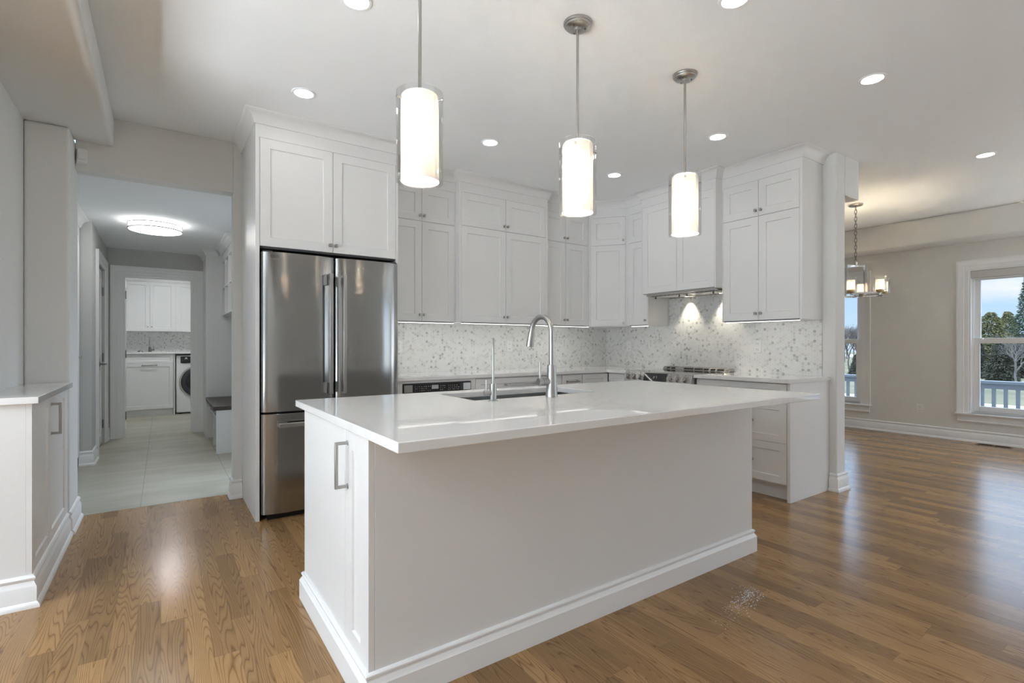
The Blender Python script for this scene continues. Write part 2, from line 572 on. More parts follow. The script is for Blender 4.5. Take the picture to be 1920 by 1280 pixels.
# ------------------------------------------------------------------ mesh helpers
class MB:
    def __init__(self):
        self.v = []
        self.f = []

    def add(self, vs, fs):
        o = len(self.v)
        self.v += [tuple(p) for p in vs]
        self.f += [tuple(i + o for i in q) for q in fs]
        return self

    def box(self, x0, x1, y0, y1, z0, z1):
        x0, x1 = min(x0, x1), max(x0, x1)
        y0, y1 = min(y0, y1), max(y0, y1)
        z0, z1 = min(z0, z1), max(z0, z1)
        vs = [(x0, y0, z0), (x1, y0, z0), (x1, y1, z0), (x0, y1, z0), (x0, y0, z1), (x1, y0, z1), (x1, y1, z1), (x0, y1, z1)]
        return self.add(vs, [(0, 3, 2, 1), (4, 5, 6, 7), (0, 1, 5, 4), (1, 2, 6, 5), (2, 3, 7, 6), (3, 0, 4, 7)])

    def prism(self, pts, z0, z1):
        n = len(pts)
        a = sum(pts[i][0] * pts[(i + 1) % n][1] - pts[(i + 1) % n][0] * pts[i][1] for i in range(n))
        if a < 0:
            pts = pts[::-1]
        vs = [(p[0], p[1], z0) for p in pts] + [(p[0], p[1], z1) for p in pts]
        fs = [tuple(range(n - 1, -1, -1)), tuple(range(n, 2 * n))]
        fs += [(i, (i + 1) % n, n + (i + 1) % n, n + i) for i in range(n)]
        return self.add(vs, fs)

    def cyl(self, p0, p1, r0, r1=None, n=24, caps=True):
        r1 = r0 if r1 is None else r1
        p0, p1 = Vector(p0), Vector(p1)
        d = (p1 - p0).normalized()
        u = d.orthogonal().normalized()
        w = d.cross(u)
        vs = []
        for p, r in ((p0, r0), (p1, r1)):
            for i in range(n):
                a = 2 * pi * i / n
                vs.append(p + (u * cos(a) + w * sin(a)) * r)
        fs = [(i, (i + 1) % n, n + (i + 1) % n, n + i) for i in range(n)]
        if caps:
            fs += [tuple(range(n - 1, -1, -1)), tuple(range(n, 2 * n))]
        return self.add(vs, fs)

    def tube(self, path, r, n=12, caps=True):
        path = [Vector(p) for p in path]
        rs = r if isinstance(r, (list, tuple)) else [r] * len(path)
        t = (path[1] - path[0]).normalized()
        u = t.orthogonal().normalized()
        vs = []
        for i, p in enumerate(path):
            if i == 0:
                d = path[1] - path[0]
            elif i == len(path) - 1:
                d = path[-1] - path[-2]
            else:
                d = path[i + 1] - path[i - 1]
            d.normalize()
            u = (u - d * u.dot(d)).normalized()
            w = d.cross(u)
            for k in range(n):
                a = 2 * pi * k / n
                vs.append(p + (u * cos(a) + w * sin(a)) * rs[i])
        fs = []
        for i in range(len(path) - 1):
            for k in range(n):
                fs.append((i * n + k, i * n + (k + 1) % n, (i + 1) * n + (k + 1) % n, (i + 1) * n + k))
        if caps:
            fs += [tuple(range(n - 1, -1, -1)), tuple(range((len(path) - 1) * n, len(path) * n))]
        return self.add(vs, fs)

    def lathe(self, prof, c=(0, 0, 0), n=40, closed=False):
        # prof: (radius, z) pairs around the z axis
        vs = []
        for r, z in prof:
            for k in range(n):
                a = 2 * pi * k / n
                vs.append((c[0] + r * cos(a), c[1] + r * sin(a), c[2] + z))
        m = len(prof)
        fs = []
        for i in range(m if closed else m - 1):
            j = (i + 1) % m
            for k in range(n):
                fs.append((i * n + k, i * n + (k + 1) % n, j * n + (k + 1) % n, j * n + k))
        return self.add(vs, fs)

    def sphere(self, c, r, n=16, m=10, sz=1.0):
        prof = [(max(1e-4, r * sin(pi * i / m)), -r * cos(pi * i / m) * sz) for i in range(m + 1)]
        return self.lathe(prof, c, n)

    def sweep(self, path, prof, side=1, pre=None, post=None, closed=False):
        P = [Vector((p[0], p[1])) for p in path]
        n = len(P)

        def nrm(a, b):
            d = (b - a).normalized()
            return Vector((d.y, -d.x)) * side
        rows = []
        for i in range(n):
            a = P[i - 1] if i > 0 else (P[-1] if closed else (Vector(pre) if pre else None))
            b = P[i + 1] if i < n - 1 else (P[0] if closed else (Vector(post) if post else None))
            n1 = nrm(a, P[i]) if a is not None else nrm(P[i], b)
            n2 = nrm(P[i], b) if b is not None else n1
            mt = (n1 + n2) / (1 + n1.dot(n2))
            rows.append([(P[i].x + mt.x * o, P[i].y + mt.y * o, z) for o, z in prof])
        k = len(prof)
        vs = [q for r in rows for q in r]
        fs = []
        for i in range(n if closed else n - 1):
            j = (i + 1) % n
            for q in range(k):
                q2 = (q + 1) % k
                fs.append((i * k + q, i * k + q2, j * k + q2, j * k + q))
        if not closed:
            fs += [tuple(range(k - 1, -1, -1)), tuple(range((n - 1) * k, n * k))]
        return self.add(vs, fs)

    def shaker(self, x0, x1, z0, z1, rail=0.062, t=0.019, y=0.0, rec=0.008, sl=0.004):
        # front faces -y at y, recessed centre panel
        def ring(d, yy):
            return [(x0 + d, yy, z0 + d), (x1 - d, yy, z0 + d), (x1 - d, yy, z1 - d), (x0 + d, yy, z1 - d)]
        c = 0.0012
        vs = ring(0, y + t) + ring(0, y + c) + ring(c, y) + ring(rail, y) + ring(rail + sl, y + rec)
        fs = [(3, 2, 1, 0)]
        for k in range(4):
            for i in range(4):
                j = (i + 1) % 4
                fs.append((k * 4 + i, k * 4 + j, k * 4 + 4 + j, k * 4 + 4 + i))
        fs.append((16, 17, 18, 19))
        return self.add(vs, fs)

    def build(self, name, m, parent=None, bevel=0.0, seg=2, smooth=True, label=None):
        me = bpy.data.meshes.new(name)
        me.from_pydata(self.v, [], self.f)
        bm = bmesh.new()
        bm.from_mesh(me)
        bmesh.ops.recalc_face_normals(bm, faces=bm.faces)
        bm.to_mesh(me)
        bm.free()
        if smooth:
            me.shade_smooth()
            me.set_sharp_from_angle(angle=radians(35))
        o = bpy.data.objects.new(name, me)
        COL.objects.link(o)
        me.materials.append(M[m])
        if bevel:
            b = o.modifiers.new('soft_edge', 'BEVEL')
            b.width = bevel
            b.segments = seg
            b.limit_method = 'ANGLE'
            b.angle_limit = radians(40)
            b.harden_normals = False
        if parent is not None:
            o.parent = parent
            if 'z0' in parent and parent.type == 'EMPTY':
                o.location = (0, 0, -parent['z0'])
        if label:
            o['label'] = label
        return o


def thing(name, label, cat, loc=(0, 0, 0), rz=0.0, group=None):
    o = bpy.data.objects.new(name, None)
    o.empty_display_size = 0.1
    COL.objects.link(o)
    o.location = loc
    o.rotation_euler = (0, 0, rz)
    o['label'] = label
    o['category'] = cat
    o['z0'] = loc[2]
    if group:
        o['group'] = group
    return o


def tag(o, label, cat, group=None):
    o['label'] = label
    o['category'] = cat
    if group:
        o['group'] = group
    return o


def struct(o, label=None):
    o['kind'] = 'structure'
    if label:
        o['label'] = label
    return o


def wall(name, *boxes, m='wall_paint', bevel=0.0, label=None):
    b = MB()
    for q in boxes:
        b.box(*q)
    return struct(b.build(name, m, bevel=bevel, seg=4), label)


def dup(root, loc, rz=None, label=None):
    r = root.copy()
    COL.objects.link(r)
    r.location = loc
    if rz is not None:
        r.rotation_euler = (0, 0, rz)
    if label:
        r['label'] = label
    for ch in list(root.children):
        c = ch.copy()
        COL.objects.link(c)
        c.parent = r
        for g in list(ch.children):
            d = g.copy()
            COL.objects.link(d)
            d.parent = c
    return r


def text_mesh(name, body, size, m, parent, loc, rot, extrude=0.0006):
    cu = bpy.data.curves.new(name, 'FONT')
    cu.body = body
    cu.size = size
    cu.extrude = extrude
    cu.align_x = 'CENTER'
    cu.align_y = 'CENTER'
    tmp = bpy.data.objects.new('tmp_text', cu)
    COL.objects.link(tmp)
    dg = bpy.context.evaluated_depsgraph_get()
    me = bpy.data.meshes.new_from_object(tmp.evaluated_get(dg))
    bpy.data.objects.remove(tmp)
    bpy.data.curves.remove(cu)
    o = bpy.data.objects.new(name, me)
    COL.objects.link(o)
    me.materials.clear()
    me.materials.append(M[m])
    o.parent = parent
    o.location = loc
    o.rotation_euler = rot
    return o


CROWN = [(0, 2.630), (0.010, 2.630), (0.013, 2.640), (0.017, 2.652), (0.024, 2.668), (0.035, 2.685), (0.050, 2.697), (0.066, 2.702),
         (0.070, 2.706), (0.070, 2.7095), (0, 2.7095)]


def crown(dz=0.0, sc=1.0):
    return [(o * sc, CEIL - 0.0005 + dz - (2.7095 - z) * sc) for o, z in CROWN]


BASE = [(0, 0.0), (0.030, 0.0), (0.030, 0.012), (0.022, 0.024), (0.018, 0.026), (0.018, 0.092), (0.015, 0.098), (0.010, 0.108), (0.008, 0.116),
        (0.013, 0.122), (0.014, 0.130), (0.009, 0.138), (0.004, 0.141), (0, 0.142)]
BASE_PLAIN = [(0, 0.0), (0.019, 0.0), (0.019, 0.084), (0.017, 0.086), (0.013, 0.094), (0.008, 0.101), (0.008, 0.106), (0.012, 0.111), (0.012, 0.117),
              (0.007, 0.122), (0, 0.124)]
CASING = [(0, 0), (0.0, 0.010), (0.018, 0.013), (0.040, 0.015), (0.044, 0.019), (0.080, 0.021), (0.088, 0.026), (0.110, 0.026), (0.110, 0)]


def casing_frame(mb, axis_pts, normal, prof=CASING, w=0.11):
    """three-sided door casing: axis_pts = inner path [(p),(p),(p),(p)] in 3d along the opening, outward = away from the opening"""
    pts = [Vector(p) for p in axis_pts]
    N = Vector(normal)
    n = len(pts)
    outs = []
    for i in range(n):
        ds = []
        if i > 0:
            ds.append((pts[i] - pts[i - 1]).normalized())
        if i < n - 1:
            ds.append((pts[i + 1] - pts[i]).normalized())
        ns = [d.cross(N) for d in ds]
        m = ns[0] if len(ns) == 1 else (ns[0] + ns[1]) / (1 + ns[0].dot(ns[1]))
        outs.append(m)
    k = len(prof)
    vs = []
    for i in range(n):
        for o, h in prof:
            vs.append(pts[i] + outs[i] * o + N * h)
    fs = []
    for i in range(n - 1):
        for q in range(k):
            q2 = (q + 1) % k
            fs.append((i * k + q, i * k + q2, (i + 1) * k + q2, (i + 1) * k + q))
    fs += [tuple(range(k - 1, -1, -1)), tuple(range((n - 1) * k, n * k))]
    mb.add(vs, fs)


# ------------------------------------------------------------------ the shell
fl = MB()
fl.box(-3.6, 8.02, -3.6, 4.375, -0.1, 0.0)
fl.box(-0.472, 0.445, 4.375, 4.515, -0.1, 0.0)
struct(fl.build('floor', 'oak_floor'), 'brown oak strip floor')
struct(MB().box(-1.3, 1.5, 4.515, 10.9, -0.1, 0.001).build('floor_hall', 'stone_tile'), 'pale greenish stone tile hall floor')
struct(MB().box(-3.6, 8.2, -3.6, 4.5, CEIL, CEIL + 0.1).build('ceiling', 'ceiling_paint'))
struct(MB().box(-1.3, 1.5, 4.5, 8.09, 2.37, 2.47).build('ceiling_hall', 'ceiling_paint'))
struct(MB().box(-1.3, 1.5, 8.09, 10.9, 2.5, 2.6).build('ceiling_laundry', 'ceiling_paint'))

wall('wall_back', (0.445, 4.57, 4.375, 4.5, 0, CEIL))
wall('wall_header', (-0.472, 0.445, 4.375, 4.5, 2.327, CEIL), bevel=0.004)
wall('wall_left', (-0.80, -0.68, 3.07, 4.5, 0, 2.512))
wall('added_shade_header', (-0.80, -0.68, -3.6, 3.07, 2.25, 2.512))  # unseen header added to keep patio light off the bulkhead
wall('wall_left_pier', (-0.68, -0.472, 4.12, 4.5, 0, 2.512), bevel=0.016)
wall('ceiling_bulkhead', (-0.80, -0.27, -3.6, 4.375, 2.512, CEIL), bevel=0.022)
wall('wall_partition', (4.42, 4.572, 1.84, 4.375, 0, CEIL), bevel=0.012)
wall('ceiling_beam_dining', (4.572, 4.83, 1.84, 4.375, 2.387, CEIL), bevel=0.006)
wall('wall_dining_back', (4.57, 8.2, 4.375, 4.5, 0, CEIL), m='wall_paint_warm')
# dining wall with two windows: openings y 1.884..0.80 and y 4.10..3.02, z .345 .. 2.077
W2 = (0.78, 1.884)
W1 = (3.021, 4.125)
ZB, ZT = 0.345, 2.077
wall('wall_right', (8.02, 8.20, -3.6, -2.5, 0, CEIL), (8.02, 8.20, -0.4, W2[0], 0, CEIL), (8.02, 8.20, -2.5, -0.4, 0, 0.35), (8.02, 8.20, -2.5, -0.4, 2.1, CEIL), (8.02, 8.20, W2[1], W1[0], 0, CEIL), (8.02, 8.20, W1[1], 4.5, 0, CEIL),
     (8.02, 8.20, W2[0], W2[1], 0, ZB), (8.02, 8.20, W2[0], W2[1], ZT, CEIL), (8.02, 8.20, W1[0], W1[1], 0, ZB), (8.02, 8.20, W1[0], W1[1], ZT, CEIL),
     m='wall_paint_warm')
wall('ceiling_soffit_dining', (7.62, 8.02, -3.6, 4.375, 2.395, CEIL), m='wall_paint_warm', bevel=0.02)
# room around and behind the camera
wall('wall_rear', (-3.6, 5.2, -3.7, -3.6, 0, CEIL), (7.6, 8.2, -3.7, -3.6, 0, CEIL),
     (5.2, 7.6, -3.7, -3.6, 0, 0.45), (5.2, 7.6, -3.7, -3.6, 2.25, CEIL))
wall('wall_far_left', (-3.7, -3.6, -3.6, -0.55, 0, CEIL), (-3.7, -3.6, 2.85, 3.2, 0, CEIL), (-3.7, -3.6, -0.55, 2.85, 2.3, CEIL), (-3.7, -3.6, -0.55, 2.85, 0, 0.1))
wall('wall_left_return', (-3.6, -0.80, 3.07, 3.19, 0, CEIL))
# hall
wall('wall_hall_left', (-1.2, -0.565, 6.37, 6.83, 0, 2.37), (-1.2, -0.565, 7.72, 7.97, 0, 2.37), (-1.2, -0.565, 6.83, 7.72, 2.05, 2.37), m='wall_paint_hall_dimmed')
wall('wall_hall_recess', (-1.3, -1.2, 4.5, 8.09, 0, 2.37), m='wall_paint_hall_dimmed')
wall('wall_hall_right', (0.93, 1.05, 4.5, 4.72, 0, 2.37), (0.93, 1.05, 5.62, 7.97, 0, 2.37), (0.93, 1.05, 4.72, 5.62, 2.05, 2.37), (0.93, 1.05, 4.72, 5.62, 0, 0.12), m='wall_paint_hall_dimmed')
wall('wall_hall_end', (-1.2, -0.42, 7.97, 8.09, 0, 2.5), (0.345, 1.3, 7.97, 8.09, 0, 2.5), (-0.42, 0.345, 7.97, 8.09, 2.045, 2.5), m='wall_paint_hall_dimmed')
wall('wall_laundry_back', (-1.3, 1.5, 10.83, 10.93, 0, 2.5))
wall('wall_laundry_left', (-1.3, -1.2, 8.09, 10.8, 0, 2.5))
wall('wall_laundry_right', (1.4, 1.5, 8.09, 10.8, 0, 2.5))

# baseboards


def baseboard(name, path, side, prof=BASE, pre=None, post=None):
    return struct(MB().sweep(path, prof, side, pre, post).build(name, 'trim_paint'))


baseboard('baseboard_back', [(0.445, 4.50), (0.445, 4.375), (0.504, 4.375)], 1)
baseboard('baseboard_left', [(-0.472, 4.50), (-0.472, 4.10)], -1)
baseboard('baseboard_partition', [(4.572, 4.3), (4.572, 1.84), (4.42, 1.84), (4.42, 1.890)], -1)
baseboard('baseboard_right', [(8.02, 4.37), (8.02, -3.5)], 1)
baseboard('baseboard_hall_left', [(-0.66, 6.37), (-0.565, 6.37), (-0.565, 6.70)], 1)
baseboard('baseboard_hall_corner', [(-0.565, 7.84), (-0.565, 7.97), (-0.535, 7.97)], 1)

# windows -----------------------------------------------------------


def window(name, y0, y1, shade):
    yc = (y0 + y1) / 2
    root = bpy.data.objects.new(name, None)
    COL.objects.link(root)
    root.location = (8.02, yc, ZB)
    root['kind'] = 'structure'
    root['z0'] = ZB
    h = (y1 - y0) / 2

    def P(nm, mb, m='trim_paint', bevel=0.0):
        o = mb.build(nm, m, root, bevel)
        return o
    # casing: head and both sides, on the room face (towards -x)
    c = MB()
    casing_frame(c, [(0, -h, ZB), (0, -h, ZT), (0, h, ZT), (0, h, ZB)], (-1, 0, 0))
    P('window_casing', c)
    s = MB()
    s.box(-0.048, 0.06, -h - 0.125, h + 0.125, ZB - 0.022, ZB)
    P('window_sill', s, bevel=0.006)
    a = MB()
    a.sweep([(0, h + 0.10), (0, -h - 0.10)], [(0, ZB - 0.115), (0.012, ZB - 0.115), (0.020, ZB - 0.105), (0.022, ZB - 0.095), (0.014, ZB - 0.085), (0.016, ZB - 0.022), (0, ZB - 0.022)], 1)
    P('window_apron', a)
    j = MB()   # jamb liner
    j.box(0, 0.14, -h, -h + 0.02, ZB, ZT).box(0, 0.14, h - 0.02, h, ZB, ZT).box(0, 0.14, -h + 0.02, h - 0.02, ZT - 0.02, ZT).box(0.06, 0.14, -h + 0.02, h - 0.02, ZB, ZB + 0.02)
    for sgn in (-1, 1):
        j.box(0.045, 0.055, sgn * (h - 0.035), sgn * (h - 0.02), ZB, ZT - 0.02)
        j.box(0.085, 0.095, sgn * (h - 0.035), sgn * (h - 0.02), ZB, ZT - 0.02)
    P('window_jamb', j)
    zr0, zr1 = 1.185, 1.250
    up = MB()
    x0, x1 = 0.095, 0.125
    q = h - 0.035
    up.box(x0, x1, -q, -q + 0.055, zr1 - 0.05, ZT - 0.02).box(x0, x1, q - 0.055, q, zr1 - 0.05, ZT - 0.02)
    up.box(x0, x1, -q + 0.055, q - 0.055, ZT - 0.13, ZT - 0.02).box(x0, x1, -q + 0.055, q - 0.055, zr1 - 0.05, zr1 - 0.012)
    P('upper_sash', up, bevel=0.003)
    lo = MB()
    x0, x1 = 0.055, 0.085
    lo.box(x0, x1, -q, -q + 0.055, ZB + 0.02, zr1).box(x0, x1, q - 0.055, q, ZB + 0.02, zr1)
    lo.box(x0, x1, -q + 0.055, q - 0.055, ZB + 0.02, ZB + 0.085).box(x0, x1, -q + 0.055, q - 0.055, zr0, zr1)
    P('lower_sash', lo, bevel=0.003)
    P('sash_lock', MB().box(0.05, 0.085, -0.03, 0.03, zr1, zr1 + 0.012), 'dark_nickel', 0.003)
    g = MB()
    g.add([(0.11, -q + 0.05, zr1 - 0.03), (0.11, q - 0.05, zr1 - 0.03), (0.11, q - 0.05, ZT - 0.07), (0.11, -q + 0.05, ZT - 0.07)], [(0, 1, 2, 3)])
    P('upper_pane', g, 'window_glass')
    g = MB()
    g.add([(0.07, -q + 0.05, ZB + 0.07), (0.07, q - 0.05, ZB + 0.07), (0.07, q - 0.05, zr0 + 0.02), (0.07, -q + 0.05, zr0 + 0.02)], [(0, 1, 2, 3)])
    P('lower_pane', g, 'window_glass')
    t = thing('roller_shade', shade, 'roller shade', (8.02, yc, ZT - 0.11))
    b = MB()
    b.box(0.006, 0.044, -h + 0.022, h - 0.022, ZT - 0.105, ZT - 0.022)
    b.build('shade_cassette', 'shade_fabric', t, 0.004)
    MB().cyl((0.026, -h + 0.03, ZT - 0.112), (0.026, h - 0.03, ZT - 0.112), 0.007, n=12).build('bottom_bar', 'white_plastic', t)
    return root


window('window_1', W1[0], W1[1], 'grey roller shade rolled up atop the window behind the chandelier')
window('window_2', W2[0], W2[1], 'grey roller shade rolled up atop the big dining window')

# glazing bars of the patio doors and of unseen windows added for fill light
pb = MB()
for y in (-0.52, 0.58, 1.72, 2.82):
    pb.box(-3.62, -3.58, y - 0.035, y + 0.035, 0.1, 2.3)
pb.box(-3.62, -3.58, -0.55, 2.85, 0.1, 0.22).box(-3.62, -3.58, -0.55, 2.85, 2.2, 2.3)
struct(pb.build('window_3', 'trim_paint'))
pb = MB()
for x in (5.22, 6.4, 7.58):
    pb.box(x - 0.035, x + 0.035, -3.62, -3.58, 0.45, 2.25)
struct(pb.build('unseen_window_4', 'trim_paint'))  # unseen rear window, added for fill from behind
pb = MB()
for y in (-2.46, -1.45, -0.44):
    pb.box(8.06, 8.12, y - 0.035, y + 0.035, 0.35, 2.1)
pb.box(8.06, 8.12, -2.5, -0.4, 1.18, 1.25)
struct(pb.build('unseen_window_5', 'trim_paint'))  # unseen dining window, added for more side light
pb = MB()
for y in (4.75, 5.59):
    pb.box(0.96, 1.02, y - 0.03, y + 0.03, 0.12, 2.05)
pb.box(0.96, 1.02, 4.78, 5.56, 0.12, 0.25).box(0.96, 1.02, 4.78, 5.56, 1.95, 2.05)
struct(pb.build('added_side_door', 'trim_paint'))  # unseen glazed door made up to hold the hall fill lamp

# ------------------------------------------------------------------ hardware


def knob(parent, x, z, y=0.0):
    b = MB()
    b.cyl((x, y, z), (x, y - 0.018, z), 0.0055, n=12)
    b.box(x - 0.008, x + 0.008, y - 0.016, y - 0.024, z - 0.012, z + 0.012)
    b.box(x - 0.010, x + 0.010, y - 0.0012, y, z - 0.010, z + 0.010)
    return b.build('knob', 'nickel', parent, 0.0015)


def bar_pull(parent, p0, p1, out, m='nickel', w=0.012, so=0.034):
    """square bar pull between two points, standing off along out"""
    p0, p1, out = Vector(p0), Vector(p1), Vector(out).normalized()
    d = (p1 - p0).normalized()
    s = d.cross(out)
    b = MB()

    def beam(a, c, hw):
        ax = (c - a).normalized()
        e1 = s
        e2 = ax.cross(e1)
        vs = []
        for p in (a, c):
            for i, j in ((-1, -1), (1, -1), (1, 1), (-1, 1)):
                vs.append(p + e1 * hw * i + e2 * hw * j)
        b.add(vs, [(0, 1, 2, 3), (7, 6, 5, 4), (0, 4, 5, 1), (1, 5, 6, 2), (2, 6, 7, 3), (3, 7, 4, 0)])
    hw = w / 2
    beam(p0 + out * so - d * hw, p1 + out * so + d * hw, hw)
    for p in (p0, p1):
        beam(p, p + out * (so - hw), hw)
        beam(p, p + out * 0.003, hw * 1.5)
    return b.build('handle', m, parent, 0.0015)


GAP = 0.0015


def cab_front(root, bays, y=0.0, knobs=None):
    """bays: (x0,x1,z0,z1,knobx or None,knobz) shaker doors with a knob each"""
    for (x0, x1, z0, z1, kx, kz) in bays:
        d = MB().shaker(x0 + GAP, x1 - GAP, z0 + GAP, z1 - GAP, rail=min(0.062, (x1 - x0) * 0.28), y=y).build('door', 'cabinet_paint', root)
        if kx is not None:
            knob_o = knob(d, kx, kz, y)


def upper(name, label, loc, rz, W, D, z0, bays, crown_path=None, crown_kw=None, stile=0.019, doors_x=None, ztop=2.545, cat='cabinet', split_bottom=True, sides=(0.0, 0.0)):
    """wall cabinet: local x along the wall, front at y=0, back at y=D"""
    root = thing(name, label, cat, (loc[0], loc[1], z0), rz)
    xa, xb = doors_x
    b = MB()
    b.box(0, xa, 0, D, z0, ztop)                 # side stiles with full-depth sides
    b.box(xb, W, 0, D, z0, ztop)
    b.box(0, W, 0, D, ztop, CEIL - 0.001)        # frieze
    b.build('cabinet_body', 'cabinet_paint', root, 0.0008)
    MB().box(xa, xb, 0.021, D, z0 + 0.0, ztop).build('carcass', 'cabinet_inside', root)
    MB().box(xa, xb, 0.021, D, z0 - 0.004, z0).build('bottom_panel', 'cabinet_paint', root)
    cab_front(root, bays)
    if crown_path:
        MB().sweep(crown_path, crown(), **(crown_kw or {})).build('crown', 'cabinet_paint', root)
    return root


SPL = 2.243
TOP = 2.545
YB = 4.374          # back wall face of the kitchen
XW = 4.419

# fridge cabinet -----------------------------------------------------
fc = thing('fridge_cabinet', 'tall white cabinet surrounding the steel fridge, two wide doors on top', 'cabinet', (0.505, 3.70, 0))
W = 0.989
b = MB()
b.box(0, 0.024, 0, 0.674, 0, CEIL - 0.001)
b.box(0.971, W, 0, 0.674, 0, CEIL - 0.001)
b.box(0.024, 0.971, 0, 0.674, TOP, CEIL - 0.001)
b.build('cabinet_body', 'cabinet_paint', fc, 0.0008)
MB().box(0.024, 0.971, 0.021, 0.674, 1.815, TOP).build('carcass', 'cabinet_inside', fc)
MB().box(0.024, 0.971, 0.64, 0.674, 0, 1.815).build('back_panel', 'cabinet_inside', fc)
cab_front(fc, [(0.025, 0.4985, 1.825, TOP, 0.4785, 1.875), (0.4985, 0.970, 1.825, TOP, 0.5185, 1.875)])
MB().sweep([(0, 0.674), (0, 0), (W, 0), (W, 0.356)], crown(), 1).build('crown', 'cabinet_paint', fc)

# wall cabinets on the back wall ---------------------------------------
YR, YP = 4.056, 3.985
upper('wall_cabinet', 'white recessed wall cabinet beside the fridge, four doors', (1.4945, YR), 0, 0.6905, YB - YR, 1.37,
      [(0.038, 0.3605, 1.372, SPL, 0.3405, 1.43), (0.3605, 0.6825, 1.372, SPL, 0.3805, 1.43),
       (0.038, 0.3605, SPL, TOP, 0.3405, 2.29), (0.3605, 0.6825, SPL, TOP, 0.3805, 2.29)],
      [(0.0, 0), (0.6905, 0)], dict(side=1, pre=(0, -0.3), post=(0.6905, -0.07)), doors_x=(0.038, 0.6825))
upper('wall_cabinet', 'wide projecting white wall cabinet with four doors behind the sink', (2.1855, YP), 0, 1.008, YB - YP, 1.37,
      [(0.020, 0.502, 1.372, SPL, 0.482, 1.43), (0.502, 0.984, 1.372, SPL, 0.522, 1.43),
       (0.020, 0.502, SPL, TOP, 0.482, 2.29), (0.502, 0.984, SPL, TOP, 0.522, 2.29)],
      [(0, 0.070), (0, 0), (1.008, 0), (1.008, 0.070)], dict(side=1, pre=None, post=None), doors_x=(0.020, 0.984))
upper('wall_cabinet', 'narrow recessed white wall cabinet with four doors next to the corner', (3.194, YR), 0, 0.639, YB - YR, 1.37,
      [(0.004, 0.300, 1.372, SPL, 0.280, 1.43), (0.300, 0.614, 1.372, SPL, 0.320, 1.43),
       (0.004, 0.300, SPL, TOP, 0.280, 2.29), (0.300, 0.614, SPL, TOP, 0.320, 2.29)],
      [(0, 0), (0.639, 0)], dict(side=1, pre=(0, -0.07), post=(0.639 + 0.252, -0.313)), doors_x=(0.004, 0.614))
# diagonal corner cabinet
LD = sqrt(0.252 ** 2 + 0.313 ** 2)
ang = math.atan2(-0.313, 0.252)
cc = thing('corner_cabinet', 'white diagonal corner wall cabinet with one short and one tall door', 'cabinet', (3.8335, YR, 1.37), ang)
ca, sa = cos(-ang), sin(-ang)


def loc_pt(x, y):
    dx, dy = x - 3.8335, y - YR
    return (dx * ca - dy * sa, dx * sa + dy * ca)


pent = [(0, 0.0), (LD, 0.0), loc_pt(XW, 3.744), loc_pt(XW, YB), loc_pt(3.8345, YB)]
pin = [(0.014, 0.021), (LD - 0.016, 0.021)] + [(p[0], p[1] - 0.002) for p in (pent[2], pent[3], pent[4])]
b = MB()
b.prism(pent, TOP, CEIL - 0.001)
b.prism([(0, 0), (0.014, 0), (0.014, 0.021), (0.012, 0.025)], 1.37, TOP)
b.prism([(LD - 0.016, 0), (LD, 0), (LD - 0.012, 0.025), (LD - 0.016, 0.021)], 1.37, TOP)
b.build('cabinet_body', 'cabinet_paint', cc, 0.0008)
MB().prism([(0.014, 0.021), (LD - 0.016, 0.021), (LD - 0.03, 0.06), loc_pt(XW - 0.01, 3.80), loc_pt(XW - 0.01, YB - 0.01), loc_pt(3.90, YB - 0.01)], 1.366, TOP).build('carcass', 'cabinet_paint', cc)
cab_front(cc, [(0.014, LD - 0.016, 1.372, SPL, LD - 0.040, 1.40), (0.014, LD - 0.016, SPL, TOP, LD - 0.040, 2.29)])
MB().sweep([(0, 0), (LD, 0)], crown(), 1, pre=loc_pt(3.194, YR), post=loc_pt(4.0855, 3.5)).build('crown', 'cabinet_paint', cc)

# wall cabinets on the range wall (local x runs towards the camera) -----
XR, XH = 4.085, 3.987
RZ = radians(-90)
upper('wall_cabinet', 'slim white wall cabinet between the corner cabinet and the range hood', (XR, 3.7425), RZ, 0.284, XW - XR, 1.37,
      [(0.022, 0.276, 1.372, SPL, 0.252, 1.42), (0.022, 0.276, SPL, TOP, None, 0)],
      [(0, 0), (0.282, 0)], dict(side=1, pre=(-0.15, 0.15), post=(0.282, -0.07)), doors_x=(0.022, 0.276))
upper('hood_cabinet', 'white projecting cabinet with two tall doors above the range', (XH, 3.458), RZ, 0.832, XW - XH, 1.675,
      [(0.011, 0.423, 1.677, TOP, None, 0), (0.423, 0.820, 1.677, TOP, None, 0)],
      [(0, 0.0975), (0, 0), (0.832, 0), (0.832, 0.0975)], dict(side=1), doors_x=(0.011, 0.820))
upper('wall_cabinet', 'four-door white wall cabinet at the open end, beside the range hood', (XR, 2.6255), RZ, 0.6835, XW - XR, 1.37,
      [(0.008, 0.3305, 1.374, SPL, 0.3085, 1.43), (0.3305, 0.6620, 1.374, SPL, 0.3525, 1.43),
       (0.008, 0.3305, SPL, TOP, 0.3085, 2.29), (0.3305, 0.6620, SPL, TOP, 0.3525, 2.29)],
      [(0, 0), (0.6835, 0), (0.6835, XW - XR)], dict(side=1, pre=(0, -0.07)), doors_x=(0.008, 0.6620))

# under-cabinet LED strips


def led(label, x0, y0, x1, y1):
    v = Vector((x1 - x0, y1 - y0))
    L = v.length
    t = thing('light_strip', label, 'light strip', (x0, y0, 1.3598), math.atan2(v.y, v.x), 'LED strips under the wall cabinets')
    MB().box(0, L, 0, 0.012, 1.3625, 1.3658).build('channel', 'white_plastic', t)
    MB().box(0.0, L, 0.001, 0.004, 1.3598, 1.3625).build('diffuser', 'led_soft', t)
    MB().box(0.003, L - 0.003, 0.0045, 0.0110, 1.3621, 1.3625).build('led_tape', 'led', t)


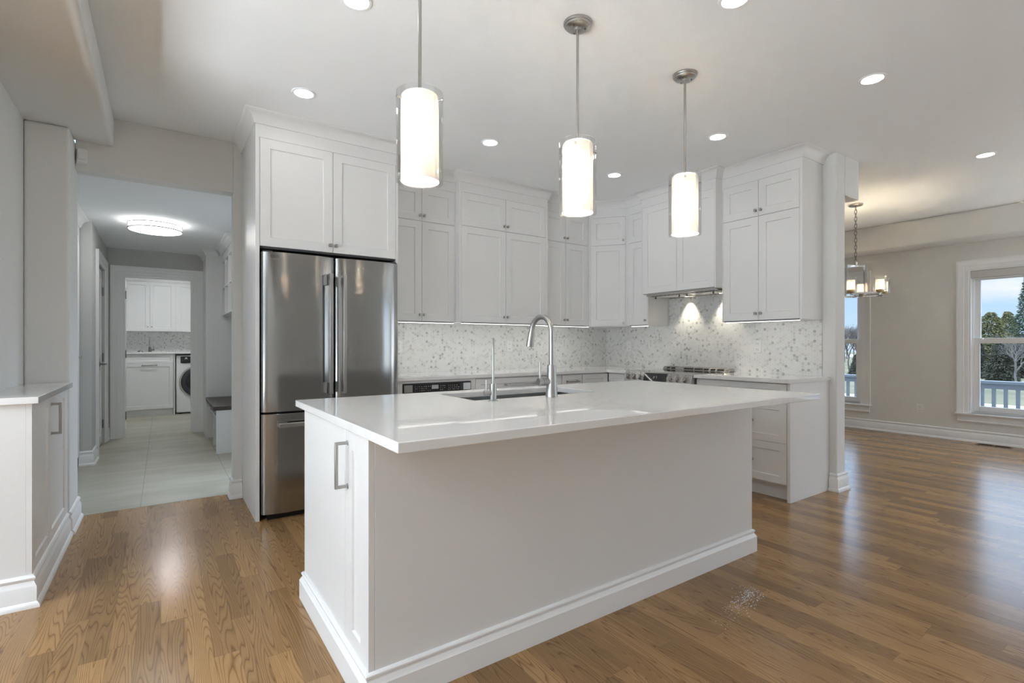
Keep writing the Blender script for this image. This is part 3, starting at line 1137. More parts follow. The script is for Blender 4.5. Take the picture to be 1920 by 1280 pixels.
led('glowing strip under the wall cabinet beside the fridge', 1.54, YR + 0.008, 2.17, YR + 0.008)
led('glowing strip under the wide projecting wall cabinet behind the sink', 2.21, YP + 0.008, 3.17, YP + 0.008)
led('glowing strip under the narrow wall cabinet next to the corner', 3.21, YR + 0.008, 3.83, YR + 0.008)
led('short glowing strip under the slim cabinet between corner and range hood', XR + 0.020, 3.70, XR + 0.020, 3.48)
led('glowing strip under the four-door wall cabinet at the open end', XR + 0.020, 2.60, XR + 0.020, 1.97)

# range hood insert ----------------------------------------------------
rh = thing('range_hood', 'steel range hood insert with two lights under the hood cabinet', 'range hood', (XH, 3.458, 1.64), RZ)
b = MB()
b.box(0.055, 0.80, 0.035, 0.40, 1.660, 1.670)
b.box(0.045, 0.81, 0.025, 0.035, 1.652, 1.670).box(0.045, 0.81, 0.40, 0.41, 1.652, 1.670)
b.box(0.045, 0.055, 0.035, 0.40, 1.652, 1.670).box(0.80, 0.81, 0.035, 0.40, 1.652, 1.670)
b.build('hood_body', 'stainless_flat', rh, 0.001)
for x0 in (0.075, 0.44):
    f = MB()
    for k in range(7):
        x = x0 + 0.012 + k * 0.048
        f.box(x, x + 0.030, 0.075, 0.30, 1.648, 1.660)
    fo = f.build('baffle_filter', 'stainless_flat', rh, 0.003)
    for xx in (x0 + 0.03, x0 + 0.31):
        MB().cyl((xx, 0.09, 1.650), (xx, 0.09, 1.628), 0.007, 0.008, 12).build('filter_knob', 'dark_grey', fo)
for xx in (0.27, 0.66):
    MB().cyl((xx, 0.35, 1.6585), (xx, 0.35, 1.6545), 0.028, n=24).build('lamp_lens', 'hood_lens', rh)
    d = bpy.data.lights.new('hood_lamp', 'SPOT')
    d.energy = 10
    d.color = (1.0, 0.90, 0.72)
    d.spot_size = radians(74)
    d.spot_blend = 0.6
    d.shadow_soft_size = 0.02
    lo = bpy.data.objects.new('hood_lamp', d)
    COL.objects.link(lo)
    lo.parent = rh
    lo.location = (xx, 0.365, 1.650 - 1.64)
    lo.rotation_euler = (radians(10), 0, 0)

# backsplash -----------------------------------------------------------
# back wall piece
bs = MB().box(1.496, XW - 0.008, YB - 0.008, YB, 0.914, 1.372).build('backsplash', 'hex_mosaic')
tag(bs, 'white and grey marble hexagon backsplash on the wall behind the sink', 'backsplash', 'hexagon mosaic backsplashes')
b = MB().box(XW - 0.008, XW, 1.946, YB - 0.008, 0.914, 1.372)
b.box(XW - 0.008, XW, 2.63, 3.455, 1.372, 1.672)
bs = b.build('backsplash', 'hex_mosaic')
tag(bs, 'white and grey marble hexagon backsplash behind the range', 'backsplash', 'hexagon mosaic backsplashes')


def outlet(label, loc, rz, cat='outlet'):
    t = thing('wall_outlet', label, cat, loc, rz, 'duplex wall outlets')
    z = loc[2]
    MB().box(-0.036, 0.036, -0.006, 0, z, z + 0.116).build('cover_plate', 'white_plastic', t, 0.003)
    for dz in (0.033, 0.083):
        r = MB().box(-0.017, 0.017, -0.0085, -0.006, z + dz - 0.014, z + dz + 0.014).build('receptacle', 'white_plastic', t, 0.004)
        s = MB().box(-0.008, -0.005, -0.0090, -0.0085, z + dz - 0.005, z + dz + 0.006).box(0.005, 0.008, -0.0090, -0.0085, z + dz - 0.004, z + dz + 0.005)
        s.build('slot', 'dark_grey', r)
    return t


outlet('white outlet on the hexagon tiles close beside the fridge', (1.765, YB - 0.008, 1.094), 0)
outlet('white outlet on the hexagon tiles behind the two sink taps', (2.986, YB - 0.008, 1.092), 0)
outlet('white outlet on the hexagon tiles near the inside corner', (XW - 0.008, 4.004, 1.09), RZ)
outlet('white outlet on the hexagon tiles beyond the range, near the wall end', (XW - 0.008, 2.483, 1.095), RZ)
outlet('white outlet low on the grey dining wall', (8.02, 2.358, 0.29), RZ)

# ------------------------------------------------------------------ base cabinets, back wall
FB = 3.745


def base_cab(name, label, x0, x1, fronts, y=FB, rz=0.0, loc=None, D=None, handles=()):
    Wd = x1 - x0
    t = thing(name, label, 'cabinet', loc or (x0, y, 0), rz)
    D = D or (YB - y)
    b = MB()
    b.box(0, Wd, 0.021, D, 0.11, 0.883)
    b.box(0, Wd, 0.07, D, 0, 0.11)
    b.build('cabinet_body', 'cabinet_paint', t, 0.0008)
    for k, (fx0, fx1, z0, z1, kind, hz, hl) in enumerate(fronts):
        d = MB().shaker(fx0 + GAP, fx1 - GAP, z0 + GAP, z1 - GAP, rail=0.048 if z1 - z0 < 0.2 else 0.062).build(kind, 'cabinet_paint', t)
        if hl:
            xc = (fx0 + fx1) / 2
            bar_pull(d, (xc - hl / 2, 0, hz), (xc + hl / 2, 0, hz), (0, -1, 0))
    return t


# microwave drawer in its white cabinet
mc = thing('microwave_cabinet', 'white base cabinet holding the built-in microwave beside the fridge', 'cabinet', (1.497, FB, 0))
b = MB()
b.box(0, 0.714, 0.0, 0.628, 0.862, 0.883).box(0, 0.050, 0, 0.628, 0.11, 0.862).box(0.670, 0.714, 0, 0.628, 0.11, 0.862)
b.box(0.050, 0.670, 0, 0.628, 0.11, 0.40).box(0, 0.714, 0.07, 0.628, 0, 0.11)
b.build('cabinet_body', 'cabinet_paint', mc, 0.0008)
mw = thing('microwave_oven', 'built-in microwave drawer with a black control strip and steel ends', 'microwave', (1.549, FB, 0.42))
MB().box(0.0, 0.616, 0.004, 0.50, 0.42, 0.858).build('oven_body', 'dark_grey', mw)
p = MB().box(0.004, 0.612, -0.010, 0.004, 0.786, 0.854).build('control_panel', 'black_glass', mw, 0.003)
for x0 in (0.008, 0.536):
    MB().box(x0, x0 + 0.070, -0.012, -0.010, 0.792, 0.849).build('end_plate', 'stainless_flat', p)
rnd = random.Random(3)
for r_, zz in ((0, 0.834), (1, 0.818), (2, 0.802)):
    for k in range(22):
        x = 0.10 + k * 0.0185 + rnd.uniform(-0.002, 0.002)
        if 0.24 < x < 0.31 or rnd.random() < 0.28:
            continue
        w_ = rnd.uniform(0.003, 0.010)
        MB().box(x, x + w_, -0.0106, -0.010, zz - 0.0022, zz + 0.0022).build('button_legend', 'icon_grey', p)
MB().box(0.245, 0.305, -0.0112, -0.010, 0.812, 0.843).build('display', 'icon_grey', p)
MB().box(0.004, 0.612, -0.012, 0.004, 0.425, 0.778).build('drawer_front', 'stainless_flat', mw, 0.004)

base_cab('base_cabinet', 'white drawer base cabinet with a long bar handle behind the sink', 2.2115, 3.18,
         [(0.004, 0.962, 0.722, 0.875, 'drawer', 0.812, 0.35), (0.004, 0.962, 0.42, 0.722, 'drawer', 0.62, 0.35), (0.004, 0.962, 0.112, 0.42, 'drawer', 0.31, 0.35)])
base_cab('base_cabinet', 'narrow white base cabinet with a short handle near the corner', 3.1805, 3.442,
         [(0.002, 0.258, 0.722, 0.875, 'drawer', 0.81, 0.13), (0.002, 0.258, 0.112, 0.722, 'door', 0, 0)])
base_cab('base_cabinet', 'white corner base cabinet with a plain drawer front', 3.4425, 3.806,
         [(0.004, 0.358, 0.722, 0.875, 'drawer', 0, 0), (0.004, 0.358, 0.112, 0.722, 'door', 0, 0)])
base_cab('base_cabinet', 'slim white base cabinet between the corner and the range', 0, 0.283,
         [(0.001, 0.281, 0.722, 0.875, 'drawer', 0, 0), (0.001, 0.281, 0.112, 0.722, 'door', 0, 0)],
         rz=RZ, loc=(3.807, 3.7430, 0), D=XW - 3.807)
# right of the range, with the finished end panel
rb = thing('base_cabinet', 'white base cabinet of three drawers between range and wall end', 'cabinet', (3.80, 2.690, 0), RZ)
b = MB()
b.box(0, 0.775, 0.021, XW - 3.80, 0.11, 0.883).box(0, 0.775, 0.07, XW - 3.80, 0, 0.11)
b.build('cabinet_body', 'cabinet_paint', rb, 0.0008)
MB().box(0.775, 0.797, 0, XW - 3.80, 0, 0.883).build('end_panel', 'cabinet_paint', rb, 0.001)
for z0, z1 in ((0.735, 0.877), (0.430, 0.735), (0.125, 0.430)):
    d = MB().shaker(0.004 + GAP, 0.772 - GAP, z0 + GAP, z1 - GAP, rail=0.046 if z1 - z0 < 0.2 else 0.055).build('drawer', 'cabinet_paint', rb)
    zc = (z0 + z1) / 2
    bar_pull(d, (0.268, 0, zc), (0.508, 0, zc), (0, -1, 0))

# worktops --------------------------------------------------------------
wt = MB().prism([(1.4965, 3.725), (3.762, 3.725), (3.762, 3.4595), (XW - 0.009, 3.4595), (XW - 0.009, YB - 0.009), (1.4965, YB - 0.009)], 0.884, 0.914)
tag(wt.build('countertop', 'white_quartz', bevel=0.002), 'L-shaped white quartz worktop between fridge and range', 'countertop')
wt = MB().box(3.762, XW - 0.009, 1.880, 2.6925, 0.884, 0.914)
tag(wt.build('countertop', 'white_quartz', bevel=0.002), 'short white quartz worktop beyond the range, ending at the wall', 'countertop')

# ------------------------------------------------------------------ range
rg = thing('range', 'stainless slide-in range with six front knobs and a glass cooktop', 'range', (3.762, 3.4575, 0), RZ)
RW = 0.762
b = MB()
b.box(0.002, RW - 0.002, 0.0, 0.60, 0.05, 0.905)
b.build('range_body', 'stainless_flat', rg, 0.002)
MB().box(0.0, RW, 0.012, 0.565, 0.905, 0.917).build('cooktop', 'black_glass', rg, 0.003)
# sloping control panel
cp = MB()
prof = [(0.0, 0.900), (-0.035, 0.800), (-0.035, 0.785), (0.0, 0.785)]
vs = []
for x in (0.0, RW):
    vs += [(x, y, z) for y, z in prof]
vs = vs
cp.add([(0.0, 0.012, 0.917), (0.0, -0.004, 0.915), (0.0, -0.040, 0.800), (0.0, 0.0, 0.790), (RW, 0.012, 0.917), (RW, -0.004, 0.915), (RW, -0.040, 0.800), (RW, 0.0, 0.790)],
       [(0, 1, 2, 3), (7, 6, 5, 4), (0, 4, 5, 1), (1, 5, 6, 2), (2, 6, 7, 3), (3, 7, 4, 0)])
cpo = cp.build('control_panel', 'stainless_flat', rg, 0.003)
pn = Vector((0, -0.115, 0.036)).normalized()
pn = Vector((0, -0.954, -0.0)).normalized()
slope = Vector((0, -0.036, -0.115)).normalized()
nrm = Vector((0, -slope.z * -1, 0))
nrm = Vector((0, slope.z, -slope.y)).normalized()     # outward (towards -y, up)
if nrm.y > 0:
    nrm = -nrm


def on_panel(x, t, out=0.0):
    return Vector((x, -0.004, 0.915)) + slope * t + nrm * out


def panel_quad(mb, x0, x1, t0, t1, out, th=0.0015):
    a = [on_panel(x0, t0, out), on_panel(x1, t0, out), on_panel(x1, t1, out), on_panel(x0, t1, out)]
    c = [p - nrm * th for p in a]
    mb.add(a + c, [(0, 1, 2, 3), (7, 6, 5, 4), (0, 4, 5, 1), (1, 5, 6, 2), (2, 6, 7, 3), (3, 7, 4, 0)])


for x in (0.045, 0.118, 0.190, 0.543, 0.617, 0.695):
    k = MB()
    k.cyl(on_panel(x, 0.055, 0.0), on_panel(x, 0.055, 0.006), 0.028, 0.027, 28)
    k.cyl(on_panel(x, 0.055, 0.006), on_panel(x, 0.055, 0.028), 0.025, 0.022, 28)
    ko = k.build('knob', 'stainless_flat', rg)
    q = MB()
    panel_quad(q, x - 0.005, x + 0.005, 0.032, 0.078, 0.036, 0.009)
    q.build('grip', 'nickel', ko, 0.001)
    q = MB()
    panel_quad(q, x - 0.004, x + 0.004, 0.012, 0.019, 0.0006, 0.0006)
    q.build('legend', 'dark_grey', cpo)
q = MB()
panel_quad(q, 0.240, 0.505, 0.010, 0.110, 0.002, 0.002)
disp = q.build('display', 'black_glass', rg)
q = MB()
for x0, x1, t0, t1 in ((0.236, 0.240, 0.008, 0.112), (0.505, 0.509, 0.008, 0.112), (0.236, 0.509, 0.006, 0.010)):
    panel_quad(q, x0, x1, t0, t1, 0.003, 0.003)
q.build('display_frame', 'stainless_flat', disp)
SEG = {'2': 'abged', '7': 'abc'}
q = MB()
for ch, x0 in (('2', 0.352), ('7', 0.378)):
    w_, h_ = 0.012, 0.010
    seg = {'a': (0, w_, 0, 0.0018), 'b': (w_ - 0.0018, w_, 0, h_), 'c': (w_ - 0.0018, w_, h_, 2 * h_), 'd': (0, w_, 2 * h_ - 0.0018, 2 * h_),
           'e': (0, 0.0018, h_, 2 * h_), 'g': (0, w_, h_ - 0.0009, h_ + 0.0009)}
    for c in SEG[ch]:
        a0, a1, t0, t1 = seg[c]
        panel_quad(q, x0 + a0, x0 + a1, 0.040 + t0, 0.040 + t1, 0.0026, 0.0005)
q.build('digits', 'display_digits', disp)
MB().box(0.02, RW - 0.02, -0.030, 0.0, 0.18, 0.755).build('oven_door', 'stainless_flat', rg, 0.004)
bar_pull(rg, (0.08, -0.030, 0.715), (RW - 0.08, -0.030, 0.715), (0, -1, 0), 'stainless_flat', 0.022, 0.05)
bt = MB()
bt.add([(0.006, 0.545, 0.918), (0.006, 0.632, 0.918), (0.006, 0.632, 0.946), (0.006, 0.570, 0.946), (RW - 0.006, 0.545, 0.918), (RW - 0.006, 0.632, 0.918), (RW - 0.006, 0.632, 0.946), (RW - 0.006, 0.570, 0.946)],
       [(0, 3, 2, 1), (4, 5, 6, 7), (0, 1, 5, 4), (1, 2, 6, 5), (2, 3, 7, 6), (3, 0, 4, 7)])
bto = bt.build('vent_trim', 'stainless_flat', rg, 0.002)
bto['label'] = 'steel rear vent trim'
sl = MB()
for x0, x1 in ((0.05, 0.095), (0.105, 0.155), (0.26, 0.37), (0.38, 0.475), (0.485, 0.54), (0.56, 0.61), (0.63, 0.70)):
    sl.box(x0, x1, 0.580, 0.612, 0.9455, 0.9470)
    sl.add([(x0, 0.5485, 0.9225), (x1, 0.5485, 0.9225), (x1, 0.5625, 0.9385), (x0, 0.5625, 0.9385)], [(0, 1, 2, 3)])
sl.build('vent_slots', 'vent_slot', bto)

# ------------------------------------------------------------------ refrigerator
fr = thing('refrigerator', 'stainless French-door refrigerator with a bottom freezer drawer', 'refrigerator', (0.545, 3.645, 0.02))
MB().box(0.010, 0.922, 0.075, 0.68, 0.03, 1.770).build('fridge_body', 'dark_grey', fr)
kk = MB()
kk.box(0.03, 0.90, 0.06, 0.12, 0.0, 0.06)
kk.build('kick_plate', 'black_plastic', fr)


def curved_door(x0, x1, z0, z1, name, r=0.150, dep=0.034, bulge=0.008, t=0.052):
    w_ = x1 - x0

    def yy(e):
        y = bulge * (1 - sin(pi * e / w_))
        e2 = min(e, w_ - e)
        if e2 < r:
            q = 1 - e2 / r
            y += dep * (1 - sqrt(max(0.0, 1 - q ** 2.2)))
        return y
    es = sorted(set([w_ * i / 40 for i in range(41)] + [r * (i / 16) ** 2 for i in range(17)] + [w_ - r * (i / 16) ** 2 for i in range(17)]))
    prof = [(x0 + e, yy(e)) for e in es] + [(x1, t), (x0, t)]
    return MB().prism(prof, z0, z1).build(name, 'stainless', fr, 0.0015)


dl = curved_door(-0.008, 0.461, 0.722, 1.785, 'door')
dr = curved_door(0.467, 0.936, 0.722, 1.785, 'door')
fz = curved_door(-0.008, 0.936, 0.045, 0.708, 'freezer_drawer')
for d, xh in ((dl, 0.418), (dr, 0.512)):
    h_ = MB()
    h_.box(xh - 0.012, xh + 0.012, -0.062, -0.046, 0.828, 1.664)
    for z0, z1 in ((0.828, 0.905), (1.588, 1.664)):
        h_.box(xh - 0.009, xh + 0.009, -0.047, 0.010, z0, z1)
    h_.build('handle', 'brushed_nickel', d, 0.003)
h_ = MB()
h_.box(0.085, 0.843, -0.060, -0.044, 0.622, 0.652)
for x0 in (0.085, 0.783):
    h_.box(x0, x0 + 0.060, -0.045, 0.012, 0.626, 0.650)
h_.build('handle', 'brushed_nickel', fz, 0.003)
for x0 in (0.0, 0.868):
    MB().box(x0, x0 + 0.06, 0.03, 0.12, 1.770, 1.795).build('hinge_cover', 'dark_grey', fr, 0.004)
lg = text_mesh('brand_lettering', 'LG', 0.023, 'dark_grey', dl, (0.0815, 0.0051, 1.757), (radians(90), 0, -0.142))
em = MB()
for i in range(20):
    pass
em.lathe([(0.0105, -0.0004), (0.0105, 0.0004), (0.0085, 0.0004), (0.0085, -0.0004)], (0, 0, 0), 28, closed=True)
em.box(-0.0009, 0.0009, -0.005, 0.005, -0.0004, 0.0004).box(0.0009, 0.006, -0.0018, 0.0, -0.0004, 0.0004)
eo = em.build('emblem', 'dark_grey', dl)
eo.location = (0.055, 0.0096, 1.757)
eo.rotation_euler = (radians(90), 0, -0.215)
text_mesh('brand_lettering', 'STUDIO', 0.009, 'icon_grey', dl, (0.071, 0.0068, 1.7375), (radians(90), 0, -0.17))

# ------------------------------------------------------------------ island
IX0, IX1, IY0, IY1 = 0.540, 2.755, 1.585, 2.464
isl = thing('kitchen_island', 'white kitchen island with a plain front panel', 'island', (IX0, IY0, 0))
b = MB()
w_, d_ = IX1 - IX0, IY1 - IY0
b.box(0.021, w_, 0, 0.02, 0, 0.883).box(w_ - 0.02, w_, 0.02, d_, 0, 0.883).box(0.021, w_ - 0.02, d_ - 0.02, d_, 0, 0.883).box(0.021, 0.04, 0.02, d_ - 0.02, 0, 0.883)
b.build('island_body', 'cabinet_paint', isl, 0.001)
MB().box(0, 0.021, 0.252, d_, 0, 0.883).build('end_panel', 'cabinet_paint', isl, 0.001)
dd = MB().shaker(0.0, 0.249, 0.1, 0.882, rail=0.078, t=0.020)
idr = dd.build('door', 'cabinet_paint', isl)
idr.rotation_euler = (0, 0, radians(-90))
idr.location = (0, 0.2495, 0)
bar_pull(idr, (0.032, 0, 0.670), (0.032, 0, 0.823), (0, -1, 0), 'nickel', 0.011, 0.040)
MB().sweep([(0, 0), (w_, 0), (w_, d_), (0, d_)], BASE_PLAIN, 1, closed=True).build('baseboard', 'trim_paint', isl)

ct = MB()
ox0, ox1, oy0, oy1 = 0.506, 2.828, 1.256, 2.490
cx0, cx1, cy0, cy1 = 1.180, 1.962, 2.003, 2.375


def ring_verts(x0, x1, y0, y1, z):
    return [(x0, y0, z), (x1, y0, z), (x1, y1, z), (x0, y1, z)]


vs = ring_verts(ox0, ox1, oy0, oy1, 0.884) + ring_verts(cx0, cx1, cy0, cy1, 0.884) + ring_verts(ox0, ox1, oy0, oy1, 0.914) + ring_verts(cx0, cx1, cy0, cy1, 0.914)
fs = []
for i in range(4):
    j = (i + 1) % 4
    fs += [(i, j, 4 + j, 4 + i), (8 + i, 8 + j, 12 + j, 12 + i), (i, j, 8 + j, 8 + i), (4 + i, 4 + j, 12 + j, 12 + i)]
ct.add(vs, fs)
tag(ct.build('countertop', 'white_quartz', bevel=0.003), 'large white quartz island top with a sink cutout', 'countertop')

sk = thing('kitchen_sink', 'undermount steel sink set in the island top', 'sink', (1.571, 2.189, 0.68))
b = MB()
hx, hy = 0.396, 0.192
b.box(-hx, -hx + 0.004, -hy, hy, 0.684, 0.8835).box(hx - 0.004, hx, -hy, hy, 0.684, 0.8835)
b.box(-hx + 0.004, hx - 0.004, -hy, -hy + 0.004, 0.684, 0.8835).box(-hx + 0.004, hx - 0.004, hy - 0.004, hy, 0.684, 0.8835)
b.box(-hx, hx, -hy, hy, 0.680, 0.684)
b.build('basin', 'sink_steel', sk)
MB().cyl((0, 0.05, 0.684), (0, 0.05, 0.687), 0.045, n=24).build('drain', 'chrome', sk)

# main tap
fa = thing('kitchen_faucet', 'tall brushed gooseneck kitchen faucet with a pull-down spray', 'faucet', (1.576, 1.935, 0.914))
z0 = 0.914
MB().lathe([(0.0001, 0), (0.0300, 0), (0.0300, 0.003), (0.0285, 0.006), (0.0220, 0.152), (0.0205, 0.157), (0.0001, 0.158)], (0, 0, z0), 40).build('faucet_body', 'brushed_nickel', fa)
arc = [(0, 0, z0 + 0.155), (0, 0, z0 + 0.30)]
R = 0.082
for i in range(1, 25):
    a = pi * i / 24 * 0.955
    arc.append((0, R - R * cos(a), z0 + 0.315 + R * sin(a)))
last = Vector(arc[-1])
dirn = (last - Vector(arc[-2])).normalized()
MB().tube(arc + [last + dirn * 0.02], 0.0135, 20).build('spout', 'brushed_nickel', fa)
e0 = last + dirn * 0.004
sp = MB().cyl(e0, e0 + dirn * 0.075, 0.0165, 0.0205, 28)
sp.cyl(e0 + dirn * 0.075, e0 + dirn * 0.079, 0.0205, 0.0195, 28)
sp.build('spray_head', 'brushed_nickel', fa)
hd = MB()
hdir = Vector((-1.0, 0.12, 0)).normalized()
hd.cyl(Vector((0, 0, z0 + 0.075)), Vector((0, 0, z0 + 0.075)) + hdir * 0.052, 0.0185, n=28)
hdo = hd.build('handle_hub', 'brushed_nickel', fa)
h2 = MB()
h2.cyl(Vector((0, 0, z0 + 0.075)) + hdir * 0.0535, Vector((0, 0, z0 + 0.075)) + hdir * 0.077, 0.0185, n=28)
c_ = Vector((0, 0, z0 + 0.075)) + hdir * 0.066
h2.cyl(c_ + Vector((0, 0, 0.010)), c_ + Vector((0, 0, 0.098)), 0.0058, n=14)
h2.build('lever', 'brushed_nickel', fa)

# filtered-water tap
ft = thing('filter_tap', 'slim steel drinking-water tap beside the main faucet', 'faucet', (1.237, 1.938, 0.914))
MB().lathe([(0.0001, 0), (0.0215, 0), (0.0215, 0.004), (0.0150, 0.006), (0.0150, 0.078), (0.0001, 0.079)], (0, 0, z0), 32).build('tap_body', 'brushed_nickel', ft)
vd = Vector((0.54, 0.84, 0))
arc = [Vector((0, 0, z0 + 0.075)), Vector((0, 0, z0 + 0.235))]
for i in range(1, 17):
    a = pi * i / 16 * 0.93
    arc.append(Vector((0, 0, z0 + 0.235)) + vd * (0.048 - 0.048 * cos(a)) + Vector((0, 0, 0.048 * sin(a))))
arc.append(arc[-1] + (arc[-1] - arc[-2]).normalized() * 0.03)
MB().tube(arc, 0.0055, 14).build('spout', 'brushed_nickel', ft)
h2 = MB()
h2.cyl((0, 0, z0 + 0.038), Vector((0, 0, z0 + 0.038)) + hdir * 0.046, 0.0105, n=20)
c_ = Vector((0, 0, z0 + 0.038)) + hdir * 0.034
h2.cyl(c_, c_ + Vector((0, 0, 0.058)), 0.0042, n=12)
h2.build('lever', 'brushed_nickel', ft)

# ------------------------------------------------------------------ pendants
PEND = [(0.820, 'pendant lamp with glass cylinder over the island end by the fridge'),
        (1.636, 'pendant lamp with glass cylinder over the middle of the island'),
        (2.455, 'pendant lamp with glass cylinder over the island end by the range')]


def make_pendant(x, y, label):
    t = thing('pendant_lamp', label, 'pendant lamp', (x, y, 1.795), 0, 'pendant lamps over the island')
    c = MB()
    c.lathe([(0.0001, 2.672), (0.018, 2.672), (0.020, 2.682), (0.050, 2.684), (0.058, 2.690), (0.060, 2.697), (0.066, 2.699), (0.068, 2.704), (0.068, 2.7095), (0.0001, 2.7095)], n=48)
    co = c.build('canopy', 'nickel', t)
    for a in (0.7, 2.8, 5.0):
        MB().cyl((0.036 * cos(a), 0.036 * sin(a), 2.686), (0.036 * cos(a), 0.036 * sin(a), 2.678), 0.004, n=10).build('screw', 'dark_nickel', co)
    MB().cyl((0, 0, 2.12), (0, 0, 2.680), 0.0068, n=16).build('rod', 'nickel', t)
    ro, ri = 0.090, 0.0728
    g = MB()
    g.lathe([(ro, 1.795), (ro, 2.140), (ro - 0.003, 2.140), (ro - 0.003, 1.795)], n=64, closed=True)
    g.build('outer_glass', 'clear_glass', t)
    s = MB()
    s.lathe([(ri, 1.800), (ri, 2.118), (ri - 0.004, 2.129), (ri - 0.012, 2.133)], n=64)
    s.build('inner_shade', 'opal_glass', t)
    s = MB()
    s.lathe([(ri - 0.012, 2.1335), (0.0075, 2.1345)], n=64)
    s.build('top_cap', 'frosted_top', t)
    s = MB()
    s.cyl((0, 0, 1.8035), (0, 0, 1.8050), ri - 0.0015, n=64)
    s.build('bottom_diffuser', 'frosted_glass', t)
    for k in range(3):
        a = radians(66) + k * 2 * pi / 3
        p0 = Vector((cos(a) * (ri - 0.002), sin(a) * (ri - 0.002), 2.102))
        p1 = Vector((cos(a) * (ro + 0.004), sin(a) * (ro + 0.004), 2.102))
        q = MB().cyl(p0, p1, 0.0035, n=12)
        q.cyl(p1, p1 + Vector((cos(a), sin(a), 0)) * 0.006, 0.0055, n=12)
        q.build('spacer_pin', 'chrome', t)
    MB().cyl((0, 0, 2.05), (0, 0, 2.134), 0.018, n=20).build('socket', 'white_plastic', t)
    d = bpy.data.lights.new('pendant_bulb', 'POINT')
    d.energy = 8
    d.color = (1.0, 0.90, 0.76)
    d.shadow_soft_size = 0.022
    lo = bpy.data.objects.new('pendant_bulb', d)
    COL.objects.link(lo)
    lo.parent = t
    lo.location = (0, 0, 1.965 - 1.795)
    return t


p0 = make_pendant(PEND[0][0], 1.812, PEND[0][1])
for x, lab in PEND[1:]:
    q = dup(p0, (x, 1.812, 1.795), radians(36 if x < 2 else 31), lab)

# ------------------------------------------------------------------ recessed lights
SPOTS = [(0.712, 3.27, 'recessed ceiling light in front of the fridge cabinet crown'),
         (2.053, 3.26, 'recessed ceiling light between the first two pendants, near the wide wall cabinet'),
         (3.376, 3.245, 'recessed ceiling light nearest the corner cabinet'),
         (3.383, 2.21, 'recessed ceiling light in front of the hood cabinet'),
         (3.383, 1.219, 'recessed ceiling light in the open ceiling near the partition end'),
         (5.492, 1.185, 'recessed ceiling light nearest the dining room window'),
         (0.714, 2.255, 'recessed ceiling light cut by the top edge near the first pendant rod'),
         (2.098, 1.287, 'recessed ceiling light at the top edge beside the last pendant')]


def make_spot(x, y, label):
    t = thing('recessed_light', label, 'ceiling light', (x, y, 2.700), 0, 'recessed ceiling lights')
    MB().lathe([(0.052, 2.7065), (0.056, 2.7040), (0.066, 2.7050), (0.070, 2.7098), (0.052, 2.7098)], n=40, closed=True).build('trim_ring', 'ceiling_paint', t)
    MB().cyl((0, 0, 2.7062), (0, 0, 2.7080), 0.0515, n=32).build('lens', 'lens_white', t)
    return t


s0 = make_spot(*SPOTS[0])
for x, y, lab in SPOTS[1:]:
    dup(s0, (x, y, 2.700), None, lab)

# ------------------------------------------------------------------ hall ceiling lamp and sensor
hl = thing('ceiling_lamp', 'round flush double-band ceiling lamp in the hallway', 'ceiling lamp', (-0.055, 6.10, 2.28))
MB().lathe([(0.0001, 2.369), (0.17, 2.369), (0.175, 2.362), (0.17, 2.352), (0.0001, 2.352)], n=48).build('base_plate', 'white_plastic', hl)
MB().lathe([(0.0001, 2.285), (0.20, 2.285), (0.215, 2.289), (0.217, 2.296), (0.217, 2.348), (0.0001, 2.350)], n=64).build('diffuser', 'lamp_diffuser', hl)
for z in (2.296, 2.344):
    MB().lathe([(0.218, z - 0.005), (0.226, z - 0.005), (0.226, z + 0.005), (0.218, z + 0.005)], n=64, closed=True).build('metal_band', 'nickel', hl)

ms = thing('motion_sensor', 'small white motion sensor high in the wall corner', 'sensor', (-0.440, 4.374, 2.345), radians(12))
b = MB()
b.add([(-0.028, -0.010, 2.362), (0.028, -0.010, 2.362), (0.028, 0.0, 2.362), (-0.028, 0.0, 2.362),
       (-0.026, -0.040, 2.455), (0.026, -0.040, 2.455), (0.028, 0.0, 2.455), (-0.028, 0.0, 2.455),
       (-0.028, -0.032, 2.370), (0.028, -0.032, 2.370), (0.027, -0.042, 2.432), (-0.027, -0.042, 2.432)],
      [(0, 1, 9, 8), (8, 9, 10, 11), (11, 10, 5, 4), (4, 5, 6, 7), (0, 3, 2, 1), (3, 7, 6, 2), (1, 2, 6, 5, 10, 9), (0, 8, 11, 4, 7, 3)])
b.build('sensor_housing', 'white_plastic', ms, 0.003)
MB().box(-0.022, 0.022, -0.045, -0.040, 2.385, 2.425).build('lens', 'white_enamel', ms, 0.002)

# ------------------------------------------------------------------ low cabinet on the left
lc = thing('low_cabinet', 'low white cabinet with two panelled doors by the hall opening', 'cabinet', (-0.679, 3.085, 0))
b = MB()
b.box(0, 0.179, 0, 1.034, 0, 0.906)
b.build('cabinet_body', 'cabinet_paint', lc, 0.001)
MB().sweep([(0.0, 0), (0.199, 0), (0.199, 1.008)], BASE, 1).build('baseboard', 'trim_paint', lc)
MB().box(0.179, 0.199, 0, 0.018, 0, 0.906).box(0.179, 0.199, 0.976, 1.034, 0, 0.906).box(0.179, 0.199, 0.018, 0.976, 0, 0.140).build('face_frame', 'cabinet_paint', lc, 0.0008)
for k, (y0, y1) in enumerate(((0.018, 0.440), (0.440, 0.976))):
    d = MB().shaker(0.0015, y1 - y0 - 0.0015, 0.1415, 0.904, rail=0.052, t=0.019).build('door', 'cabinet_paint', lc)
    d.rotation_euler = (0, 0, radians(90))
    d.location = (0.199, y0, 0)
    if k == 1:
        bar_pull(d, (0.034, 0, 0.705), (0.034, 0, 0.858), (0, -1, 0), 'nickel', 0.012, 0.036)
tp = MB().box(-0.679, -0.455, 3.060, 4.118, 0.907, 0.937)
